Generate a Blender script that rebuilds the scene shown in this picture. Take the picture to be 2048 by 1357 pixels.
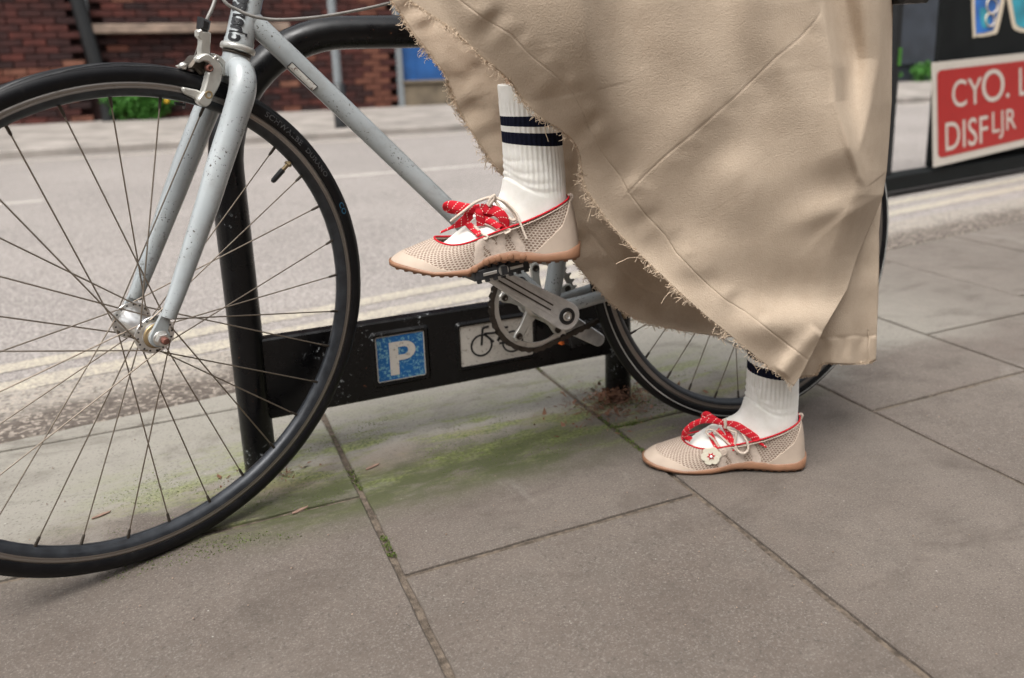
import bpy, math, random
import numpy as np
from mathutils import Vector, Matrix, noise

random.seed(7)
rng = np.random.default_rng(7)
for o in list(bpy.data.objects):
    bpy.data.objects.remove(o)
sc = bpy.context.scene
COL = sc.collection
A = lambda *v: np.array(v, float)
nrm = lambda v: np.asarray(v, float) / np.linalg.norm(v)

# ------------------------------------------------------------------ camera (solved from the photograph)
FPX, CX, CY, PITCH, ROLL, YAW, CAMH = 1676.66, 1106.35, 519.01, 0.2418, -0.0236, 1.1381, 0.6733
CF = A(math.cos(YAW) * math.cos(PITCH), math.sin(YAW) * math.cos(PITCH), -math.sin(PITCH))
_R = A(math.sin(YAW), -math.cos(YAW), 0)
_U = np.cross(_R, CF)
CR = math.cos(ROLL) * _R + math.sin(ROLL) * _U
CU = -math.sin(ROLL) * _R + math.cos(ROLL) * _U
CO = A(0, 0, CAMH)
cam = bpy.data.cameras.new('camera')
camo = bpy.data.objects.new('camera', cam)
COL.objects.link(camo)
camo.matrix_world = Matrix([[CR[0], CU[0], -CF[0], 0], [CR[1], CU[1], -CF[1], 0], [CR[2], CU[2], -CF[2], CAMH], [0, 0, 0, 1]])
cam.sensor_width = 36
cam.lens = FPX / 2048 * 36
cam.shift_x = -(CX - 1024) / 2048
cam.shift_y = (CY - 678.5) / 2048
cam.clip_start = 0.02
cam.clip_end = 400
cam.dof.use_dof = True
cam.dof.focus_distance = 1.13
cam.dof.aperture_fstop = 3.8
sc.camera = camo

# ------------------------------------------------------------------ sky, sun, exposure (soft overcast day)
SUN_EL, SUN_AZ = math.radians(62), math.radians(226)     # azimuth: angle of the sun's position from +X towards +Y
w = bpy.data.worlds.new('World')
sc.world = w
w.use_nodes = True
nt = w.node_tree
bg = nt.nodes['Background']
sky = nt.nodes.new('ShaderNodeTexSky')
sky.sky_type = 'NISHITA'
sky.sun_disc = False
sky.sun_elevation = SUN_EL
sky.sun_rotation = math.pi / 2 - SUN_AZ
sky.air_density = 1.3
sky.dust_density = 6.0
sky.ozone_density = 0.6
hs = nt.nodes.new('ShaderNodeHueSaturation')
hs.inputs['Saturation'].default_value = 0.16
nt.links.new(sky.outputs[0], hs.inputs['Color'])
nt.links.new(hs.outputs[0], bg.inputs[0])
bg.inputs[1].default_value = 0.15
sun = bpy.data.lights.new('sun', 'SUN')
sun.energy = 1.25
sun.angle = math.radians(28)
sun.color = (1.0, 0.98, 0.955)
suno = bpy.data.objects.new('sun', sun)
COL.objects.link(suno)
sd = Vector((math.cos(SUN_EL) * math.cos(SUN_AZ), math.cos(SUN_EL) * math.sin(SUN_AZ), math.sin(SUN_EL)))
suno.rotation_euler = sd.to_track_quat('Z', 'Y').to_euler()
suno.location = (0, 0, 8)
sc.view_settings.view_transform = 'Standard'
sc.view_settings.look = 'None'
sc.view_settings.gamma = 1
sc.view_settings.use_curve_mapping = False
sc.view_settings.exposure = 0.92
sc.render.engine = 'CYCLES'


# ------------------------------------------------------------------ ray helpers: a photo pixel on a plane of the place
def onp(q, P, n):
    d = CF + ((q[0] - CX) / FPX) * CR - ((q[1] - CY) / FPX) * CU
    n = np.asarray(n, float)
    return CO + d * (((np.asarray(P, float) - CO) @ n) / (d @ n))


def yp(q, y):
    return onp(q, (0, y, 0), (0, 1, 0))


def gp(q, z=0.0):
    return onp(q, (0, 0, z), (0, 0, 1))


# ------------------------------------------------------------------ object helpers
ORG = {}


def thing(name, label, cat, loc=(0, 0, 0), group=None):
    o = bpy.data.objects.new(name, None)
    COL.objects.link(o)
    o.location = loc
    o.empty_display_size = 0.05
    o['label'] = label
    o['category'] = cat
    if group:
        o['group'] = group
    ORG[o.name] = A(*loc)
    return o


def part_empty(name, parent):
    o = bpy.data.objects.new(name, None)
    COL.objects.link(o)
    o.parent = parent
    o.empty_display_size = 0.05
    ORG[o.name] = ORG[parent.name]
    return o


class G:
    def __init__(s):
        s.v, s.f, s.m, s.s, s.uv = [], [], [], [], []
        s.mi = 0
        s.has_uv = False

    def add(s, V, F, smooth=False, uv=None):
        b = len(s.v)
        s.v.extend([tuple(map(float, p)) for p in V])
        if uv is None:
            s.uv.extend([(0.0, 0.0)] * len(V))
        else:
            s.uv.extend([tuple(map(float, p)) for p in uv])
            s.has_uv = True
        for f in F:
            s.f.append(tuple(b + i for i in f))
            s.m.append(s.mi)
            s.s.append(smooth)

    def grid(s, P, cu=False, cv=False, smooth=True, uv=None, flip=False):
        P = np.asarray(P, float)
        n, m = P.shape[:2]
        F = []
        for i in range(n if cu else n - 1):
            for j in range(m if cv else m - 1):
                a, b = i * m + j, i * m + (j + 1) % m
                c, d = ((i + 1) % n) * m + (j + 1) % m, ((i + 1) % n) * m + j
                F.append((a, d, c, b) if flip else (a, b, c, d))
        s.add(P.reshape(-1, 3), F, smooth, None if uv is None else np.asarray(uv).reshape(-1, 2))

    def box(s, c, hx, hy, hz, ax=(1, 0, 0), ay=(0, 1, 0), az=(0, 0, 1), ch=0.0):
        c, ax, ay, az = A(*c), A(*ax), A(*ay), A(*az)
        pts = []
        if ch <= 0:
            V = [c + ax * hx * i + ay * hy * j + az * hz * k for k in (-1, 1) for j in (-1, 1) for i in (-1, 1)]
            s.add(V, [(0, 2, 3, 1), (4, 5, 7, 6), (0, 1, 5, 4), (2, 6, 7, 3), (0, 4, 6, 2), (1, 3, 7, 5)])
        else:
            s.prism([(-hx, -hy), (hx, -hy), (hx, hy), (-hx, hy)], c - az * hz, ax, ay, az, 2 * hz, ch)

    def prism(s, pts, O, ax, ay, az, t, ch=0.0, smooth=False):
        """2D polygon (counter clockwise seen along -az) extruded from O along az by t, chamfered"""
        pts = np.asarray(pts, float)
        ax, ay, az, O = A(*ax), A(*ay), A(*az), A(*O)
        area = 0.5 * np.sum(pts[:, 0] * np.roll(pts[:, 1], -1) - np.roll(pts[:, 0], -1) * pts[:, 1])
        if area < 0:
            pts = pts[::-1]
        n = len(pts)
        to3 = lambda p, h: [O + ax * q[0] + ay * q[1] + az * h for q in p]
        if ch > 0:
            d1 = pts - np.roll(pts, 1, 0)
            d2 = np.roll(pts, -1, 0) - pts
            n1 = np.stack([-d1[:, 1], d1[:, 0]], 1) / (np.linalg.norm(d1, axis=1)[:, None] + 1e-12)
            n2 = np.stack([-d2[:, 1], d2[:, 0]], 1) / (np.linalg.norm(d2, axis=1)[:, None] + 1e-12)
            b = n1 + n2
            b /= np.maximum((b * b).sum(1, keepdims=True) / 2, 0.35)
            ins = pts + b * ch
            V = to3(ins, 0) + to3(pts, ch) + to3(pts, t - ch) + to3(ins, t)
            L = 4
        else:
            V = to3(pts, 0) + to3(pts, t)
            L = 2
        F = [tuple(range(n))[::-1], tuple((L - 1) * n + i for i in range(n))]
        for l in range(L - 1):
            for i in range(n):
                j = (i + 1) % n
                F.append((l * n + i, l * n + j, (l + 1) * n + j, (l + 1) * n + i))
        s.add(V, F, smooth)

    def tube(s, P, r, n=12, caps=True, sx=1.0, ref=None, closed=False, smooth=True):
        P = np.asarray(P, float)
        m = len(P)
        r = np.broadcast_to(np.asarray(r, float), (m,)) if np.ndim(r) <= 1 else r
        if closed:
            T = np.roll(P, -1, 0) - np.roll(P, 1, 0)
        else:
            T = np.gradient(P, axis=0)
        T /= np.linalg.norm(T, axis=1)[:, None] + 1e-12
        N = np.zeros_like(P)
        a = np.cross(T[0], ref if ref is not None else (A(0, 0, 1) if abs(T[0][2]) < .9 else A(1, 0, 0)))
        a = np.cross(a, T[0]) if ref is not None else a
        N[0] = nrm(a)
        for i in range(1, m):
            v = N[i - 1] - T[i] * (N[i - 1] @ T[i])
            N[i] = nrm(v)
        B = np.cross(T, N)
        th = np.linspace(0, 2 * math.pi, n, endpoint=False)
        R = P[:, None, :] + r[:, None, None] * (np.cos(th)[None, :, None] * N[:, None, :] * sx + np.sin(th)[None, :, None] * B[:, None, :])
        s.grid(R, cu=closed, cv=True, smooth=smooth)
        if caps and not closed:
            s.add(R[0], [tuple(range(n))[::-1]])
            s.add(R[-1], [tuple(range(n))])

    def lathe(s, prof, O, ax, n=48, smooth=True, closed=False, arc=None):
        """prof: list (radius, along-axis)"""
        ax = nrm(ax)
        a = nrm(np.cross(ax, A(0.3, 0.2, 1)))
        b = np.cross(ax, a)
        th = np.linspace(0, 2 * math.pi, n, endpoint=False)
        P = np.array([[np.asarray(O) + ax * h + r * (math.cos(t) * a + math.sin(t) * b) for t in th] for r, h in prof])
        s.grid(P, cu=closed, cv=True, smooth=smooth, flip=True)

    def sphere(s, c, r, n=10):
        s.lathe([(max(1e-5, r * math.sin(t)), -r * math.cos(t)) for t in np.linspace(0.01, math.pi - .01, n)], c, (0, 0, 1), n * 2)

    def ribbon(s, P, wd, nv, th=0.0006):
        """flat lace: centre line P, half width wd, approximate normal nv"""
        P = np.asarray(P, float)
        m = len(P)
        T = np.gradient(P, axis=0)
        T /= np.linalg.norm(T, axis=1)[:, None] + 1e-12
        nv = np.broadcast_to(np.asarray(nv, float), P.shape)
        S = np.cross(T, nv)
        S /= np.linalg.norm(S, axis=1)[:, None] + 1e-12
        N = np.cross(S, T)
        wd = np.broadcast_to(np.asarray(wd, float), (m,))[:, None]
        R = np.stack([P - S * wd, P - S * wd * .8 + N * th, P + S * wd * .8 + N * th, P + S * wd, P + S * wd * .8 - N * th, P - S * wd * .8 - N * th], 1)
        L = np.concatenate([[0], np.cumsum(np.linalg.norm(np.diff(P, axis=0), axis=1))])
        uvv = np.stack([np.repeat(L[:, None], 6, 1), np.tile([-1, -.8, .8, 1, .8, -.8], (m, 1)) * wd], 2)
        s.grid(R, cv=True, smooth=True, uv=uvv)
        s.add(R[0], [tuple(range(6))])
        s.add(R[-1], [tuple(range(6))[::-1]])

    def mesh(s, name, org=A(0, 0, 0)):
        me = bpy.data.meshes.new(name)
        V = np.array(s.v) - org
        me.from_pydata(V.tolist(), [], s.f)
        me.polygons.foreach_set('material_index', s.m)
        me.polygons.foreach_set('use_smooth', s.s)
        if s.has_uv:
            l = me.uv_layers.new(name='UVMap')
            idx = np.empty(len(me.loops), dtype=np.int32)
            me.loops.foreach_get('vertex_index', idx)
            l.data.foreach_set('uv', np.array(s.uv)[idx].ravel())
        me.update()
        return me

    def obj(s, name, mats, parent=None, label=None, cat=None, kind=None, group=None, base=None):
        org = ORG[parent.name] if parent is not None else (A(*base) if base is not None else A(0, 0, 0))
        me = s.mesh(name, org)
        if not isinstance(mats, (list, tuple)):
            mats = [mats]
        for m in mats:
            me.materials.append(m)
        o = bpy.data.objects.new(name, me)
        COL.objects.link(o)
        ORG[o.name] = org
        if parent is not None:
            o.parent = parent
        else:
            o.location = tuple(org)
        for k, v in (('label', label), ('category', cat), ('kind', kind), ('group', group)):
            if v:
                o[k] = v
        return o


def interp(P, n, closed=False):
    """Catmull-Rom resample of a polyline"""
    P = np.asarray(P, float)
    m = len(P)
    out = []
    segs = m if closed else m - 1
    for t in np.linspace(0, segs, n, endpoint=not closed):
        i = min(int(t), segs - 1)
        u = t - i
        if closed:
            p0, p1, p2, p3 = P[(i - 1) % m], P[i % m], P[(i + 1) % m], P[(i + 2) % m]
        else:
            p1, p2 = P[i], P[i + 1]
            p0 = P[i - 1] if i > 0 else 2 * p1 - p2
            p3 = P[i + 2] if i + 2 < m else 2 * p2 - p1
        out.append(0.5 * ((2 * p1) + (-p0 + p2) * u + (2 * p0 - 5 * p1 + 4 * p2 - p3) * u * u + (-p0 + 3 * p1 - 3 * p2 + p3) * u ** 3))
    return np.array(out)


def text2d(txt, size=1.0, sx=1.0, off=0.0, bold=0.0):
    """letters as a flat mesh in 2D: (verts Nx2, faces), left-bottom at 0,0"""
    cu = bpy.data.curves.new('letters', 'FONT')
    cu.body = txt
    cu.size = size
    cu.space_character = 1.0 + off
    cu.offset = bold
    cu.fill_mode = 'FRONT'
    cu.resolution_u = 4
    to = bpy.data.objects.new('letters', cu)
    COL.objects.link(to)
    bpy.context.view_layer.update()
    dg = bpy.context.evaluated_depsgraph_get()
    me = bpy.data.meshes.new_from_object(to.evaluated_get(dg))
    V = np.array([v.co[:2] for v in me.vertices])
    F = [tuple(p.vertices) for p in me.polygons]
    bpy.data.objects.remove(to)
    bpy.data.curves.remove(cu)
    bpy.data.meshes.remove(me)
    V = V - V.min(0)
    V[:, 0] *= sx
    return V, F


# ------------------------------------------------------------------ materials
class NT:
    def __init__(s, name):
        s.mat = bpy.data.materials.new(name)
        s.mat.use_nodes = True
        s.t = s.mat.node_tree
        s.b = s.t.nodes['Principled BSDF']

    def n(s, typ, **k):
        x = s.t.nodes.new(typ)
        for a, v in k.items():
            setattr(x, a, v)
        return x

    def link(s, a, b):
        s.t.links.new(a, b)

    def put(s, sock, v):
        if hasattr(v, 'is_output') or isinstance(v, bpy.types.NodeSocket):
            s.link(v, sock)
        elif isinstance(v, (tuple, list)) and len(v) == 3 and sock.type == 'RGBA':
            sock.default_value = (*v, 1)
        else:
            sock.default_value = v

    def math(s, op, a, b=0.0, c=0.0):
        x = s.n('ShaderNodeMath', operation=op)
        s.put(x.inputs[0], a)
        s.put(x.inputs[1], b)
        s.put(x.inputs[2], c)
        return x.outputs[0]

    def noise(s, vec, scale, detail=3, rough=.55, dist=0.0):
        x = s.n('ShaderNodeTexNoise')
        x.inputs['Scale'].default_value = scale
        x.inputs['Detail'].default_value = detail
        x.inputs['Roughness'].default_value = rough
        x.inputs['Distortion'].default_value = dist
        s.link(vec, x.inputs['Vector'])
        return x.outputs['Fac']

    def ramp(s, f, lo, hi, a=0.0, b=1.0):
        x = s.n('ShaderNodeMapRange')
        x.interpolation_type = 'SMOOTHSTEP'
        s.put(x.inputs[0], f)
        s.put(x.inputs[1], lo)
        s.put(x.inputs[2], hi)
        s.put(x.inputs[3], a)
        s.put(x.inputs[4], b)
        return x.outputs[0]

    def mix(s, f, a, b, mode='MIX'):
        x = s.n('ShaderNodeMix', data_type='RGBA', blend_type=mode)
        s.put(x.inputs[0], f)
        s.put(x.inputs[6], a)
        s.put(x.inputs[7], b)
        return x.outputs[2]

    def pos(s):
        return s.n('ShaderNodeNewGeometry').outputs['Position']

    def objc(s):
        return s.n('ShaderNodeTexCoord').outputs['Object']

    def uv(s):
        return s.n('ShaderNodeTexCoord').outputs['UV']

    def scalev(s, vec, sc_):
        x = s.n('ShaderNodeVectorMath', operation='MULTIPLY')
        s.link(vec, x.inputs[0])
        x.inputs[1].default_value = sc_
        return x.outputs[0]

    def bump(s, h, strength=.3, dist=.001, normal=None):
        x = s.n('ShaderNodeBump')
        x.inputs['Strength'].default_value = strength
        x.inputs['Distance'].default_value = dist
        s.link(h, x.inputs['Height'])
        if normal is not None:
            s.link(normal, x.inputs['Normal'])
        s.link(x.outputs[0], s.b.inputs['Normal'])
        return x.outputs[0]

    def done(s, color, rough=.6, metal=0.0, spec=None, coat=None):
        s.put(s.b.inputs['Base Color'], color)
        s.put(s.b.inputs['Roughness'], rough)
        s.put(s.b.inputs['Metallic'], metal)
        if spec is not None:
            s.b.inputs['Specular IOR Level'].default_value = spec
        if coat:
            s.b.inputs['Coat Weight'].default_value = coat
            s.b.inputs['Coat Roughness'].default_value = .15
        return s.mat


def rnd_obj(t):
    return t.n('ShaderNodeObjectInfo').outputs['Random']


def m_simple(name, col, rough=.5, metal=0.0, var=.15, scale=60, bump=.1, spec=None, coat=None, bd=.0005):
    t = NT(name)
    p = t.pos()
    f = t.noise(p, scale, 4)
    c = t.mix(t.ramp(f, .25, .75), tuple(x * (1 - var) for x in col), tuple(min(1, x * (1 + var)) for x in col))
    t.bump(t.noise(p, scale * 6, 3), bump, bd)
    return t.done(c, t.ramp(f, .2, .8, max(0, rough - .07), min(1, rough + .07)), metal, spec, coat)


def m_paving():
    t = NT('worn concrete paving')
    p = t.pos()
    tint = t.mix(rnd_obj(t), (.082, .065, .053), (.112, .091, .076))
    big = t.noise(p, 2.2, 4, .6)
    c = t.mix(t.ramp(big, .3, .7), tint, (.128, .106, .089))
    med = t.noise(p, 14, 5, .65)
    c = t.mix(t.ramp(med, .35, .75, 0, .5), c, (.090, .077, .065))
    xyz = t.n('ShaderNodeSeparateXYZ')
    t.link(p, xyz.inputs[0])
    X, Y = xyz.outputs[0], xyz.outputs[1]
    c = t.mix(t.math('MULTIPLY', t.ramp(t.math('ADD', Y, t.math('MULTIPLY', t.math('SUBTRACT', t.noise(p, 4.5, 6, .7), .5), .5)), 1.22, 1.40), t.ramp(X, 1.2, 2.2, .78, .12)), c, (.245, .232, .198))
    fine = t.noise(p, 360, 3, .75)
    c = t.mix(t.ramp(fine, .49, .70, 0, .5), c, (.25, .222, .197))
    fine2 = t.noise(t.scalev(p, (1, 1, 1.3)), 190, 3, .7)
    c = t.mix(t.ramp(fine2, .54, .70, 0, .65), c, (.055, .047, .040))
    sp = t.n('ShaderNodeTexVoronoi')
    sp.inputs['Scale'].default_value = 55
    t.link(p, sp.inputs['Vector'])
    c = t.mix(t.math('MULTIPLY', t.ramp(sp.outputs['Distance'], .03, .10, .5, 0), t.ramp(t.noise(p, 30, 1), .55, .62)), c, (.45, .43, .39))
    st_ = t.ramp(t.noise(t.scalev(p, (1, 1.6, 1)), 5, 6, .72, .6), .50, .68, 0, .42)
    c = t.mix(st_, c, (.058, .046, .037))
    lt = t.ramp(t.noise(t.scalev(p, (1.4, .8, 1)), 3.1, 7, .75, 1.0), .58, .70, 0, .35)
    c = t.mix(lt, c, (.22, .20, .175))
    gum = t.n('ShaderNodeTexVoronoi')
    gum.inputs['Scale'].default_value = 3.3
    t.link(p, gum.inputs['Vector'])
    c = t.mix(t.ramp(t.math('ADD', gum.outputs['Distance'], t.math('MULTIPLY', fine, .01)), .040, .050, .28, 0), c, (.05, .045, .04))
    # paler tone towards the kerb and moss along the strip under the cycle stand
    band = t.math('MULTIPLY', t.ramp(Y, 1.14, 1.26), t.ramp(Y, 1.36, 1.62, 1, 0))
    xx = t.math('MULTIPLY', t.ramp(X, -.3, .1), t.ramp(X, .95, 1.2, 1, 0))
    mo = t.ramp(t.noise(t.scalev(p, (.5, 1.7, 1)), 9, 8, .75), .46, .60)
    moss = t.math('MULTIPLY', t.math('MULTIPLY', band, xx), mo)
    mc = t.mix(t.ramp(t.noise(p, 160, 3), .35, .65), (.075, .095, .020), (.20, .225, .065))
    c = t.mix(t.math('MULTIPLY', moss, .8), c, mc)
    # dark green damp film close under the stand's near side
    b2 = t.math('MULTIPLY', t.ramp(Y, 1.10, 1.22), t.ramp(Y, 1.26, 1.36, 1, 0))
    x2 = t.math('MULTIPLY', t.ramp(X, -.05, .1), t.ramp(X, .5, .8, 1, 0))
    c = t.mix(t.math('MULTIPLY', t.math('MULTIPLY', b2, x2), t.ramp(t.noise(t.scalev(p, (.6, 1.4, 1)), 16, 7, .75), .36, .58, .3, .92)), c, (.050, .056, .022))
    # brown dirt band
    b3 = t.math('MULTIPLY', t.ramp(Y, 1.26, 1.31), t.ramp(Y, 1.34, 1.40, 1, 0))
    c = t.mix(t.math('MULTIPLY', t.math('MULTIPLY', b3, xx), t.ramp(t.noise(p, 9, 4), .4, .7, 0, .6)), c, (.17, .125, .095))
    h = t.math('ADD', t.math('MULTIPLY', fine, .6), t.math('MULTIPLY', med, .9))
    t.bump(h, .55, .0016)
    return t.done(c, t.ramp(med, .3, .7, .68, .9), 0, .3)


def m_asphalt(name, a, b, dots, sc_=260, bump=.6, bd=.003):
    t = NT(name)
    p = t.pos()
    v = t.n('ShaderNodeTexVoronoi')
    v.inputs['Scale'].default_value = sc_
    t.link(p, v.inputs['Vector'])
    big = t.noise(p, 1.1, 4, .6)
    c = t.mix(t.ramp(big, .3, .7), a, b)
    hsv = t.n('ShaderNodeSeparateColor')
    t.link(v.outputs['Color'], hsv.inputs[0])
    c = t.mix(t.ramp(hsv.outputs[0], .45, .9, 0, .85), c, dots)
    c = t.mix(t.ramp(hsv.outputs[1], .6, .95, 0, .6), c, tuple(x * .35 for x in a))
    t.bump(v.outputs['Distance'], bump, bd)
    return t.done(c, .85, 0, .3)


def m_kerb():
    t = NT('coarse granite kerb')
    p = t.pos()
    v = t.n('ShaderNodeTexVoronoi')
    v.inputs['Scale'].default_value = 150
    t.link(p, v.inputs['Vector'])
    q = t.n('ShaderNodeSeparateXYZ')
    t.link(p, q.inputs[0])
    # darker brown towards the joint with the paving, paler towards the road
    d = t.math('SUBTRACT', q.outputs[1], t.math('ADD', 1.765, t.math('MULTIPLY', q.outputs[0], .122)))
    d = t.math('ADD', d, t.math('MULTIPLY', t.math('SUBTRACT', t.noise(p, 9, 4, .7), .5), .16))
    c = t.mix(t.ramp(d, .08, .22), (.085, .069, .057), (.25, .225, .195))
    sp = t.n('ShaderNodeSeparateColor')
    t.link(v.outputs['Color'], sp.inputs[0])
    c = t.mix(t.ramp(sp.outputs[0], .5, .95, 0, .75), c, (.32, .275, .23))
    c = t.mix(t.ramp(sp.outputs[1], .6, .95, 0, .6), c, (.05, .04, .034))
    t.bump(v.outputs['Distance'], .7, .003)
    return t.done(c, .85, 0, .3)


def m_paint():
    t = NT('pale blue grey frame paint')
    p = t.pos()
    chips = t.ramp(t.noise(p, 240, 3, .7), .60, .66)
    patch = t.ramp(t.noise(p, 18, 3, .6), .44, .60)
    rust = t.math('MULTIPLY', chips, patch)
    grime = t.ramp(t.noise(p, 22, 6, .7), .45, .75, 0, .55)
    c = t.mix(t.ramp(t.noise(p, 8, 3), .3, .7), (.30, .325, .332), (.355, .382, .388))
    c = t.mix(grime, c, (.22, .22, .20))
    c = t.mix(rust, c, (.05, .035, .028))
    wear = t.math('MULTIPLY', t.ramp(t.noise(p, 13, 6, .8), .60, .66), t.ramp(t.noise(p, 210, 4, .8), .44, .56))
    c = t.mix(t.math('MULTIPLY', wear, .75), c, (.11, .105, .10))
    r2 = t.math('MULTIPLY', t.ramp(t.noise(p, 90, 4, .7), .66, .74), t.ramp(t.noise(p, 12, 2), .5, .65))
    c = t.mix(t.math('MULTIPLY', r2, .8), c, (.20, .10, .05))
    t.bump(t.math('SUBTRACT', t.noise(p, 9, 2), t.math('MULTIPLY', rust, .5)), .2, .0006)
    return t.done(c, t.ramp(rust, 0, 1, .3, .8), 0, .5, .35)


def m_black_paint():
    t = NT('chipped black stand paint')
    p = t.pos()
    chips = t.math('MULTIPLY', t.ramp(t.noise(p, 120, 4, .75), .60, .66), t.ramp(t.noise(p, 6, 2), .58, .66))
    sc_ = t.ramp(t.noise(p, 45, 5, .7), .5, .8, 0, .4)
    c = t.mix(sc_, (.002, .002, .0025), (.011, .011, .012))
    c = t.mix(chips, c, (.38, .40, .41))
    r2 = t.math('MULTIPLY', t.ramp(t.noise(p, 150, 3, .7), .68, .74), t.ramp(t.noise(p, 5, 2), .5, .6))
    c = t.mix(r2, c, (.16, .06, .03))
    t.bump(t.noise(p, 90, 4), .25, .0006)
    return t.done(c, t.ramp(t.noise(p, 30, 3), .3, .7, .22, .40), 0, .35)


def m_steel(name, col=(.55, .54, .51), rough=.35, dirt=.45):
    t = NT(name)
    p = t.pos()
    g = t.ramp(t.noise(p, 80, 5, .7), .5, .78, 0, dirt)
    c = t.mix(g, col, (.13, .10, .08))
    t.bump(t.noise(p, 300, 3), .12, .0003)
    r = t.ramp(g, 0, dirt, rough, min(1, rough + .3))
    s_ = t.put(t.b.inputs['Metallic'], t.ramp(g, 0, dirt, .9, .45))
    t.put(t.b.inputs['Base Color'], c)
    t.put(t.b.inputs['Roughness'], r)
    return t.mat


def m_rubber():
    t = NT('black tyre rubber')
    p = t.pos()
    g = t.ramp(t.noise(p, 40, 5, .7), .45, .8, 0, .5)
    c = t.mix(g, (.004, .004, .005), (.018, .017, .016))
    t.bump(t.noise(p, 500, 3), .2, .0004)
    return t.done(c, t.ramp(g, 0, .5, .42, .62), 0, .25)


def m_fabric():
    t = NT('tan cotton twill')
    uv = t.uv()
    p = t.pos()
    wv = t.n('ShaderNodeTexWave', wave_type='BANDS', bands_direction='DIAGONAL')
    wv.inputs['Scale'].default_value = 520
    wv.inputs['Distortion'].default_value = 1.2
    wv.inputs['Detail'].default_value = 1
    t.link(p, wv.inputs['Vector'])
    c = t.mix(t.ramp(t.noise(p, 9, 4, .6), .3, .7), (.430, .345, .262), (.490, .396, .303))
    c = t.mix(t.ramp(t.noise(p, 420, 3, .8), .42, .75, 0, .34), c, (.33, .25, .18))
    c = t.mix(t.ramp(t.noise(p, 38, 5, .7), .40, .70, 0, .22), c, (.37, .285, .205))
    cr = t.math('ABSOLUTE', t.math('SUBTRACT', t.noise(t.scalev(p, (1, 1, 1.7)), 9, 3, .5, .8), .5))
    cr2 = t.math('ABSOLUTE', t.math('SUBTRACT', t.noise(t.scalev(p, (1.6, 1, 1)), 17, 2, .5, .6), .5))
    creases = t.math('ADD', t.ramp(cr, 0, .03), t.math('MULTIPLY', t.ramp(cr2, 0, .035), .6))
    h = t.math('ADD', t.math('MULTIPLY', t.noise(p, 90, 3, .6), .35), t.math('MULTIPLY', t.noise(p, 480, 2), 1.1))
    h = t.math('ADD', h, t.math('MULTIPLY', creases, .05))
    t.bump(h, .38, .0016)
    return t.done(c, 1.0, 0, .04)


def m_knit():
    t = NT('cream ribbed cotton knit')
    p = t.pos()
    c = t.mix(t.ramp(t.noise(p, 60, 4), .3, .7), (.74, .72, .66), (.82, .80, .75))
    t.bump(t.noise(p, 900, 2), .4, .0006)
    t.b.inputs['Sheen Weight'].default_value = .2
    t.b.inputs['Subsurface Weight'].default_value = .05
    t.b.inputs['Subsurface Radius'].default_value = (.003, .003, .002)
    return t.done(c, .9, 0, .15)


def m_net():
    t = NT('beige open net upper')
    uvn = t.n('ShaderNodeSeparateXYZ')
    t.link(t.uv(), uvn.inputs[0])
    px, py = .0054, .0036
    v = t.math('DIVIDE', uvn.outputs[1], py)
    row = t.math('FLOOR', v)
    u = t.math('ADD', t.math('DIVIDE', uvn.outputs[0], px), t.math('MULTIPLY', t.math('MODULO', row, 2.0), .5))
    fx = t.math('SUBTRACT', t.math('FRACT', u), .5)
    fy = t.math('SUBTRACT', t.math('FRACT', v), .5)
    d = t.math('SQRT', t.math('ADD', t.math('MULTIPLY', fx, fx), t.math('MULTIPLY', t.math('MULTIPLY', fy, fy), .8)))
    hole = t.ramp(d, .27, .38, 1, 0)
    p = t.pos()
    c = t.mix(t.ramp(t.noise(p, 400, 2), .3, .7), (.43, .352, .288), (.51, .422, .348))
    c = t.mix(t.math('MULTIPLY', hole, .9), c, (.19, .125, .09))
    t.bump(t.math('SUBTRACT', 1.0, hole), .7, .0012)
    return t.done(c, .8, 0, .2)


def m_lace_red():
    t = NT('red flecked lace')
    s_ = t.n('ShaderNodeSeparateXYZ')
    t.link(t.uv(), s_.inputs[0])
    L = t.math('FRACT', t.math('ADD', t.math('DIVIDE', s_.outputs[0], .011), t.math('MULTIPLY', s_.outputs[1], 60)))
    k = t.math('MULTIPLY', t.math('LESS_THAN', L, .11), t.math('GREATER_THAN', t.math('FRACT', t.math('DIVIDE', s_.outputs[1], .0030)), .5))
    c = t.mix(k, (.55, .012, .025), (.72, .62, .55))
    t.bump(t.noise(t.pos(), 1500, 2), .4, .0005)
    return t.done(c, .7, 0, .25)


def m_brick(name, a, b):
    t = NT(name)
    p = t.pos()
    r = rnd_obj(t)
    c = t.mix(r, a, b)
    c = t.mix(t.ramp(t.noise(p, 5, 4, .7), .35, .7, 0, .6), c, tuple(x * .45 for x in a))
    c = t.mix(t.ramp(t.noise(p, 1.3, 3, .6), .68, .73, 0, .5), c, (.35, .27, .22))
    t.bump(t.noise(p, 60, 4), .5, .004)
    return t.done(c, .85, 0, .3)


def m_sign(name, base, wear, th=.58):
    t = NT(name)
    p = t.pos()
    w_ = t.ramp(t.noise(p, 170, 5, .75), th, th + .07)
    c = t.mix(w_, base, wear)
    c = t.mix(t.ramp(t.noise(p, 25, 4, .7), .5, .8, 0, .3), c, tuple(x * .5 for x in base))
    t.bump(w_, .2, .0003)
    return t.done(c, .5, 0, .4)


def m_leaf(name, a, b):
    t = NT(name)
    c = t.mix(t.noise(t.pos(), 14, 3), a, b)
    return t.done(c, .6, 0, .3)


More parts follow.
